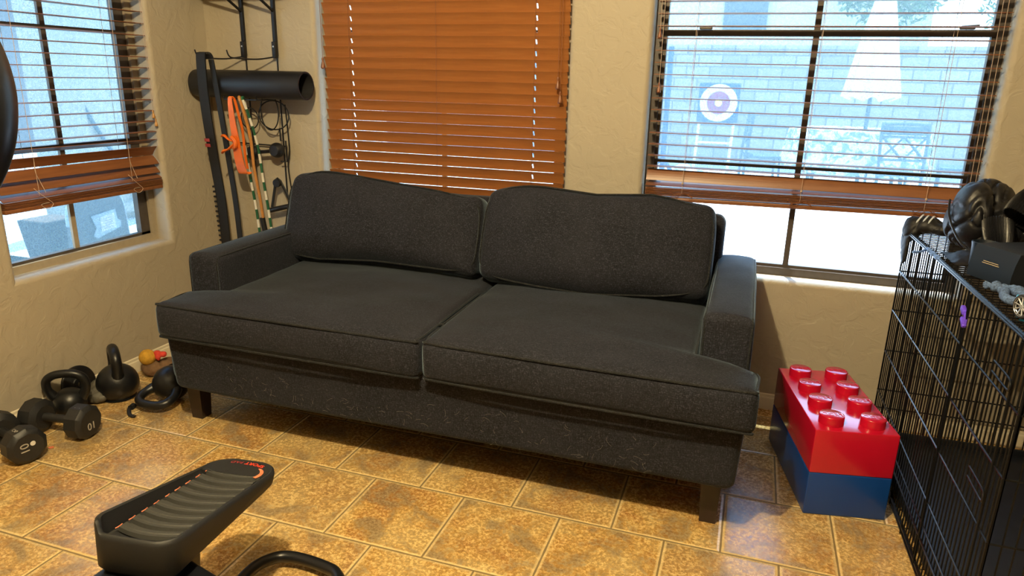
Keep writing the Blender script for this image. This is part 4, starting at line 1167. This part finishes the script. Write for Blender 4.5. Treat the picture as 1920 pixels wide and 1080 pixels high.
# ------------------------------------------------------------------ outside
b = MB(); b.box((1, 7.5, -.13), (26, 15, .06)); b.box((-4.2, -2, -.13), (7.4, 8, .06)); struct(b.build('ground', 'patio', smooth=False))
b = MB(); b.box((3.0, 11.6, .9), (16, .2, 2.0)); b.box((3.0, 11.58, 1.93), (16, .28, .06)); tag(b.build('garden_wall', 'block', smooth=False), 'long grey block garden wall across the back of the yard', 'wall')
# stucco house part seen through left window
hs = thing('patio_wall', 'pale textured stucco wall outside the left window', 'wall', (-3.6, 3, -.1))
b = MB(); b.box((-3.75, 4.85, 1.4), (.2, 3.8, 3.0)); b.build('stucco_face', 'stucco', hs, smooth=False)
b = MB(); b.box((-3.62, 4.85, .02), (.08, 3.8, .10)); b.build('foundation_lip', 'stucco', hs, smooth=False)
b = MB(); b.box((-10.2, 5.05, 1.5), (.4, 6.1, 3.2)); tag(b.build('side_wall', 'stucco_grey', smooth=False), 'blue grey yard wall farther off outside the left window', 'wall')
b = MB(); b.box((-2.82, 2.26, 1.4), (.26, .26, 3.0)); tag(b.build('stucco_pillar', 'stucco', smooth=False), 'bright square stucco pillar outside behind the left blind', 'pillar')
b = MB(); b.tube(smooth_pts([(-3.62, 3.02, 1.9), (-3.62, 3.1, 1.2), (-3.6, 3.45, .5), (-3.5, 3.8, -.08)], 6), .018, 8); tag(b.build('wall_tubing', 'patio_metal'), 'slanting grey hose hanging on the pale wall outside the left window', 'tubing')  # thin grey tube slanting down the stucco face
# grey chair outside left window
gc = thing('patio_chair', 'blue grey resin patio chair with rounded back outside the left window', 'chair', (-1.25, .95, -.1))
cm = TR(-1.10, .985, .0) @ RZ(R_(4))
def backpoly(w, h0, h1):
    pts = [(-w, h0), (w, h0)]
    for k in range(13):
        a = R_(0+180*k/12); pts.append((w*.90*math.copysign(abs(math.cos(a))**.55, math.cos(a)), h1-.17+.17*abs(math.sin(a))**.9))
    return pts
b = MB(); b.prism(backpoly(.205, .25, .715), -.018, .018, cm @ RZ(PI/2) @ RX(PI/2)); b.build('backrest', 'chair_grey', gc, smooth=False)
b = MB(); P3 = [cm @ RZ(PI/2) @ RX(PI/2) @ Vector((x, y, 0.0)) for x, y in backpoly(.208, .25, .718)]
b.tube(P3[1:], .014, 8); b.build('edge_lip', 'chair_edge', gc)
b = MB(); b.rbox((.34, .38, .04), .015, 2, cm @ TR(-.19, 0, .27), 3); b.build('seat', 'chair_grey', gc)
for sx, sy in ((-.32, -.16), (-.32, .16), (-.02, -.16), (-.02, .16)):
    b = MB(); b.box((0, 0, 0), (.05, .05, .37), cm @ TR(sx, sy, .085)); b.build('leg', 'chair_grey', gc, smooth=False)
tagp = cm @ TR(.024, -.0, 0)
b = MB(); b.prism([(-.11, .46), (-.085, .50), (-.11, .57), (.06, .585), (.065, .53), (.09, .51), (.085, .48), (-.085, .445)], .0, .004, cm @ TR(.022, .045, .01) @ RZ(PI/2) @ RX(PI/2)); b.build('plastic_pouch', 'chair_edge', gc, smooth=False)
b = MB(); b.prism([(-.055, .475), (.045, .485), (.045, .565), (-.055, .555)], .004, .007, cm @ TR(.022, .045, .01) @ RZ(PI/2) @ RX(PI/2)); b.build('paper_label', 'sticker', gc, smooth=False)
b = MB()
for k in range(5): b.prism([(-.035, .49+.013*k), (.03, .494+.013*k), (.03, .498+.013*k), (-.035, .494+.013*k)], .007, .0085, cm @ TR(.022, .045, .01) @ RZ(PI/2) @ RX(PI/2))
b.build('label_lines', 'number', gc, smooth=False)
# planter
pt = thing('planter_box', 'square charcoal planter outside to the left of the grey chair', 'planter', (-1.55, .80, -.1))
b = MB(); b.box((-1.58, 1.075, .385), (.22, .22, .23), taper=.80); b.build('planter_body', 'planter', pt, smooth=False)
b = MB(); b.box((-1.58, 1.075, .497), (.20, .20, .012)); b.build('soil', 'bark', pt, smooth=False)
b = MB(); b.box((-1.58, 1.075, .085), (.15, .15, .37)); b.build('stand', 'stucco', pt, smooth=False)
# back yard: target
tg = thing('archery_target', 'square blue archery target with round rings on a stand by the garden wall', 'target', (1.78, 10.0, -.1))
TC = Vector((1.68, 10.0, 1.03)); 
TGM = TR(*TC) @ RX(PI/2)
b = MB(); b.box((0, 0, 0), (.62, .60, .10), TGM); b.build('target_block', 'target_blue', tg, smooth=False)
for r_, m_, z_ in ((.285, 'target_white', .054), (.175, 'target_purple', .058), (.055, 'target_yellow', .062)):
    b = MB(); b.lathe([(0, z_), (r_, z_), (r_, z_-.004)], TGM, 40); b.build('target_ring', m_, tg, smooth=False)
for sx in (-.27, .26):
    b = MB(); b.tube([TC+Vector((sx, .03, -.28)), TC+Vector((sx-.03, .0, -1.13))], .022, 8); b.build('leg', 'target_white', tg)
b = MB(); b.tube([TC+Vector((-.28, 0, -.62)), TC+Vector((.25, 0, -.62))], .016, 8); b.build('crossbar', 'target_white', tg)
# post
b = MB(); b.box((1.0, 9.0, .86), (.07, .07, 1.92)); b.tube([(1.0, 8.95, .25), (.72, 8.9, -.1)], .03, 6); b.tube([(1.0, 8.95, .25), (1.25, 8.9, -.1)], .03, 6)
tag(b.build('garden_post', 'target_blue', smooth=False), 'slim blue grey post with braces standing left of the archery target', 'post')
# rocks
rr = random.Random(3)
ro = None
for i, (x, y, s_) in enumerate(((.75, 9.9, .16), (1.2, 10.2, .12), (.6, 9.2, .16), (1.42, 9.7, .12), (.95, 8.7, .10))):
    t_ = bmesh.new(); bmesh.ops.create_icosphere(t_, subdivisions=3, radius=1)
    for v in t_.verts: v.co *= 1+.22*nz3(v.co, 1.3, i*3)
    t_.transform(TR(x, y, -.1+s_*.45) @ Matrix.Diagonal((s_*1.2, s_, s_*.6, 1)))
    me_ = bpy.data.meshes.new('garden_rock'); t_.to_mesh(me_); t_.free(); me_.materials.append(M['rock'])
    o = bpy.data.objects.new('garden_rock', me_); C.objects.link(o); tag(o, 'pale rounded rock on the ground near the blue grey post', 'rock', 'rocks near the post')
# umbrella
um = thing('patio_umbrella', 'closed white patio umbrella standing in the outdoor table', 'umbrella', (3.82, 8.6, -.1))
UM = TR(3.66, 8.7, 0)
b = MB()
def umb(u, v):
    a = 2*PI*u; r_ = (.08+.22*(1-v)**.9)*(1+.22*math.cos(8*a)*(1-.3*v)); z = 1.17+1.35*v+.03*math.cos(8*a)*(1-v)
    return (r_*math.cos(a), r_*math.sin(a)*.6, z)
b.grid(96, 14, umb, UM); b.build('canopy', 'white_canvas', um)
b = MB(); b.tube([(3.66, 8.7, -.1), (3.66, 8.7, 2.6)], .025, 10); b.build('pole', 'patio_metal', um)
# table
tb = thing('patio_table', 'round outdoor table under a white speckled cloth', 'table', (3.66, 8.6, -.1))
b = MB()
def cloth(u, v):
    a = 2*PI*u
    if v < .4: r_ = .88*v/.4; z = .78
    else:
        k = (v-.4)/.6; r_ = .88+.07*k+.05*k*math.cos(14*a); z = .78-.55*k
    return (r_*math.cos(a), r_*math.sin(a)*.75, z)
b.grid(140, 22, cloth, TR(3.60, 8.75, 0)); b.build('tablecloth', 'floral', tb)
for sx, sy in ((-.5, -.3), (.5, -.3), (-.5, .3), (.5, .3)):
    b = MB(); b.tube([(3.60+sx, 8.75+sy, .77), (3.60+sx*1.1, 8.75+sy*1.1, -.1)], .025, 8); b.build('leg', 'patio_metal', tb)
# metal chairs
def metal_chair(label, loc, rz):
    t_ = thing('garden_chair', label, 'chair', loc, rz, 'metal chairs around the outdoor table')
    b = MB(); w, h0, h1 = .24, .45, 1.02
    b.tube(smooth_pts([(-w, 0, 0), (-w, 0, h0), (-w-.01, .05, h1-.05), (-w+.06, .06, h1), (w-.06, .06, h1), (w+.01, .05, h1-.05), (w, 0, h0), (w, 0, 0)], 5), .018, 8); b.build('back_frame', 'patio_metal', t_, world=False)
    b = MB()
    for x0_, x1_ in ((-w, 0), (0, w)):
        b.tube([(x0_, .01, .62), (x1_, .045, .88)], .013, 6); b.tube([(x1_, .01, .62), (x0_, .045, .88)], .013, 6)
    b.tube([(-w, .01, .62), (w, .01, .62)], .014, 6); b.tube([(-w, .045, .88), (w, .045, .88)], .014, 6)
    b.rbox((2*w, .02, .10), .008, 1, TR(0, .055, .95), 2)
    b.build('lattice', 'patio_metal', t_, world=False)
    b = MB(); b.rbox((2*w, .48, .04), .015, 2, TR(0, .24, .45), 2); b.build('seat', 'patio_metal', t_, world=False)
    for x in (-w+.01, w-.01):
        b = MB(); b.tube([(x, .46, .44), (x, .48, 0)], .016, 8); b.build('leg', 'patio_metal', t_, world=False)
    return t_
metal_chair('metal garden chair with crossed lattice back in front of the outdoor table', (3.92, 7.35, -.1), R_(8))
metal_chair('metal garden chair seen sideways at the left end of the outdoor table', (2.15, 8.85, -.1), R_(-82))
metal_chair('metal garden chair turned sideways at the right end of the outdoor table', (5.05, 8.5, -.1), R_(80))
# neighbour house and tree beyond the wall
nh = thing('neighbour_house', 'pale neighbouring house beyond the garden wall', 'house', (2.2, 18, 0))
b = MB(); b.box((2.0, 18.5, 1.9), (7.5, 3, 4.2)); b.build('house_wall', 'roof', nh, smooth=False)
b = MB(); b.box((1.75, 16.96, 3.0), (1.0, .08, .9)); b.build('window_panel', 'siding', nh, smooth=False)
b = MB(); b.prism([(-2.2, 4.0), (6.2, 4.0), (2.0, 5.4)], 16.6, 20.4, Matrix(((1, 0, 0, 0), (0, 0, 1, 0), (0, 1, 0, 0), (0, 0, 0, 1)))); b.build('roof', 'siding', nh, smooth=False)
def tree(label, x, y, seed, h0, R0):
    t_ = thing('tree', label, 'tree', (x, y, -.1)); q = random.Random(seed)
    b = MB(); b.tube([(x, y, -.1), (x+.05, y, 1.4), (x-.1, y, h0)], [.14, .11, .07], 10); b.build('trunk', 'bark', t_)
    b = MB()
    for i in range(2600):
        a, c_, r_ = q.uniform(0, 2*PI), q.uniform(-1, 1), R0*q.random()**.4
        s_ = math.sqrt(1-c_*c_); p = Vector((x+r_*s_*math.cos(a), y+r_*s_*math.sin(a)*.8, h0+r_*c_*.75))
        u = Vector((q.uniform(-1, 1), q.uniform(-1, 1), q.uniform(-1, 1))).normalized(); v = u.orthogonal().normalized(); L = q.uniform(.05, .1)
        b._add([p-u*L, p+v*L*.4, p+u*L, p-v*L*.4], [(0, 1, 2, 3)])
    o = b.build('foliage', 'leaf', t_, smooth=False, recalc=False); o['kind'] = 'stuff'
tree('leafy green tree rising beyond the garden wall at right', 7.4, 14.0, 2, 3.0, 1.5)
tree('leafy tree beyond the garden wall, half behind the umbrella', 4.6, 15.2, 5, 3.3, 1.1)

# ------------------------------------------------------------------ light
def lamp(name, typ, loc, energy, col, **kw):
    l = bpy.data.lights.new(name, typ); l.energy = energy; l.color = col
    for k, v in kw.items(): setattr(l, k, v)
    o = bpy.data.objects.new(name, l); C.objects.link(o); o.location = loc; return o
o = lamp('ceiling_lamp', 'POINT', (1.66, -1.40, 2.47), 265, (1.0, .79, .45), shadow_soft_size=.035)
sun = lamp('sun', 'SUN', (0, 5, 6), 15.0, (1.0, .97, .93), angle=R_(.6))
d = Vector((.10, -.30, -.95)).normalized()
sun.rotation_euler = d.to_track_quat('-Z', 'Y').to_euler()
for (cx, cy, cz, sx, sz, rot) in ((cx3, YB+.15, (W3[2]+W3[3])/2, W3[1]-W3[0], W3[3]-W3[2], (-PI/2, 0, 0)), (cx2, YB+.15, (W2[2]+W2[3])/2, W2[1]-W2[0], W2[3]-W2[2], (-PI/2, 0, 0)), (XL-.15, cy1, (W1[2]+W1[3])/2, W1[1]-W1[0], W1[3]-W1[2], (0, -PI/2, 0))):
    a = lamp('window_portal', 'AREA', (cx, cy, cz), 1, (1, 1, 1), shape='RECTANGLE', size=sx, size_y=sz)
    a.rotation_euler = rot if rot[0] else (0, -PI/2, 0)
    if not rot[0]: a.data.size, a.data.size_y = sz, sx
    a.data.cycles.is_portal = True
wd = bpy.data.worlds.new('sky'); sc.world = wd; wd.use_nodes = True
nt = wd.node_tree; nt.nodes.clear()
ow = nt.nodes.new('ShaderNodeOutputWorld'); bg = nt.nodes.new('ShaderNodeBackground'); nt.links.new(bg.outputs[0], ow.inputs[0])
tc_ = nt.nodes.new('ShaderNodeTexCoord'); sp_ = nt.nodes.new('ShaderNodeSeparateXYZ'); rp = nt.nodes.new('ShaderNodeValToRGB')
nt.links.new(tc_.outputs['Generated'], sp_.inputs[0]); nt.links.new(sp_.outputs[2], rp.inputs[0]); nt.links.new(rp.outputs[0], bg.inputs[0])
rp.color_ramp.elements[0].position = 0; rp.color_ramp.elements[0].color = (.82, .92, 1, 1)
rp.color_ramp.elements[1].position = .7; rp.color_ramp.elements[1].color = (.27, .52, 1, 1)
bg.inputs[1].default_value = 9.0

vs_ = sc.view_settings; sc.display_settings.display_device = 'sRGB'
vs_.view_transform = 'Standard'; vs_.look = 'None'; vs_.gamma = 1.0; vs_.exposure = 0.0; vs_.use_curve_mapping = False
sc.cycles.max_bounces = 10; sc.cycles.diffuse_bounces = 5; sc.cycles.transparent_max_bounces = 24
sc.cycles.sample_clamp_indirect = 6.0
# helper keys off
for o in bpy.data.objects:
    for k in ('_loc', '_rz'):
        if k in o: del o[k]
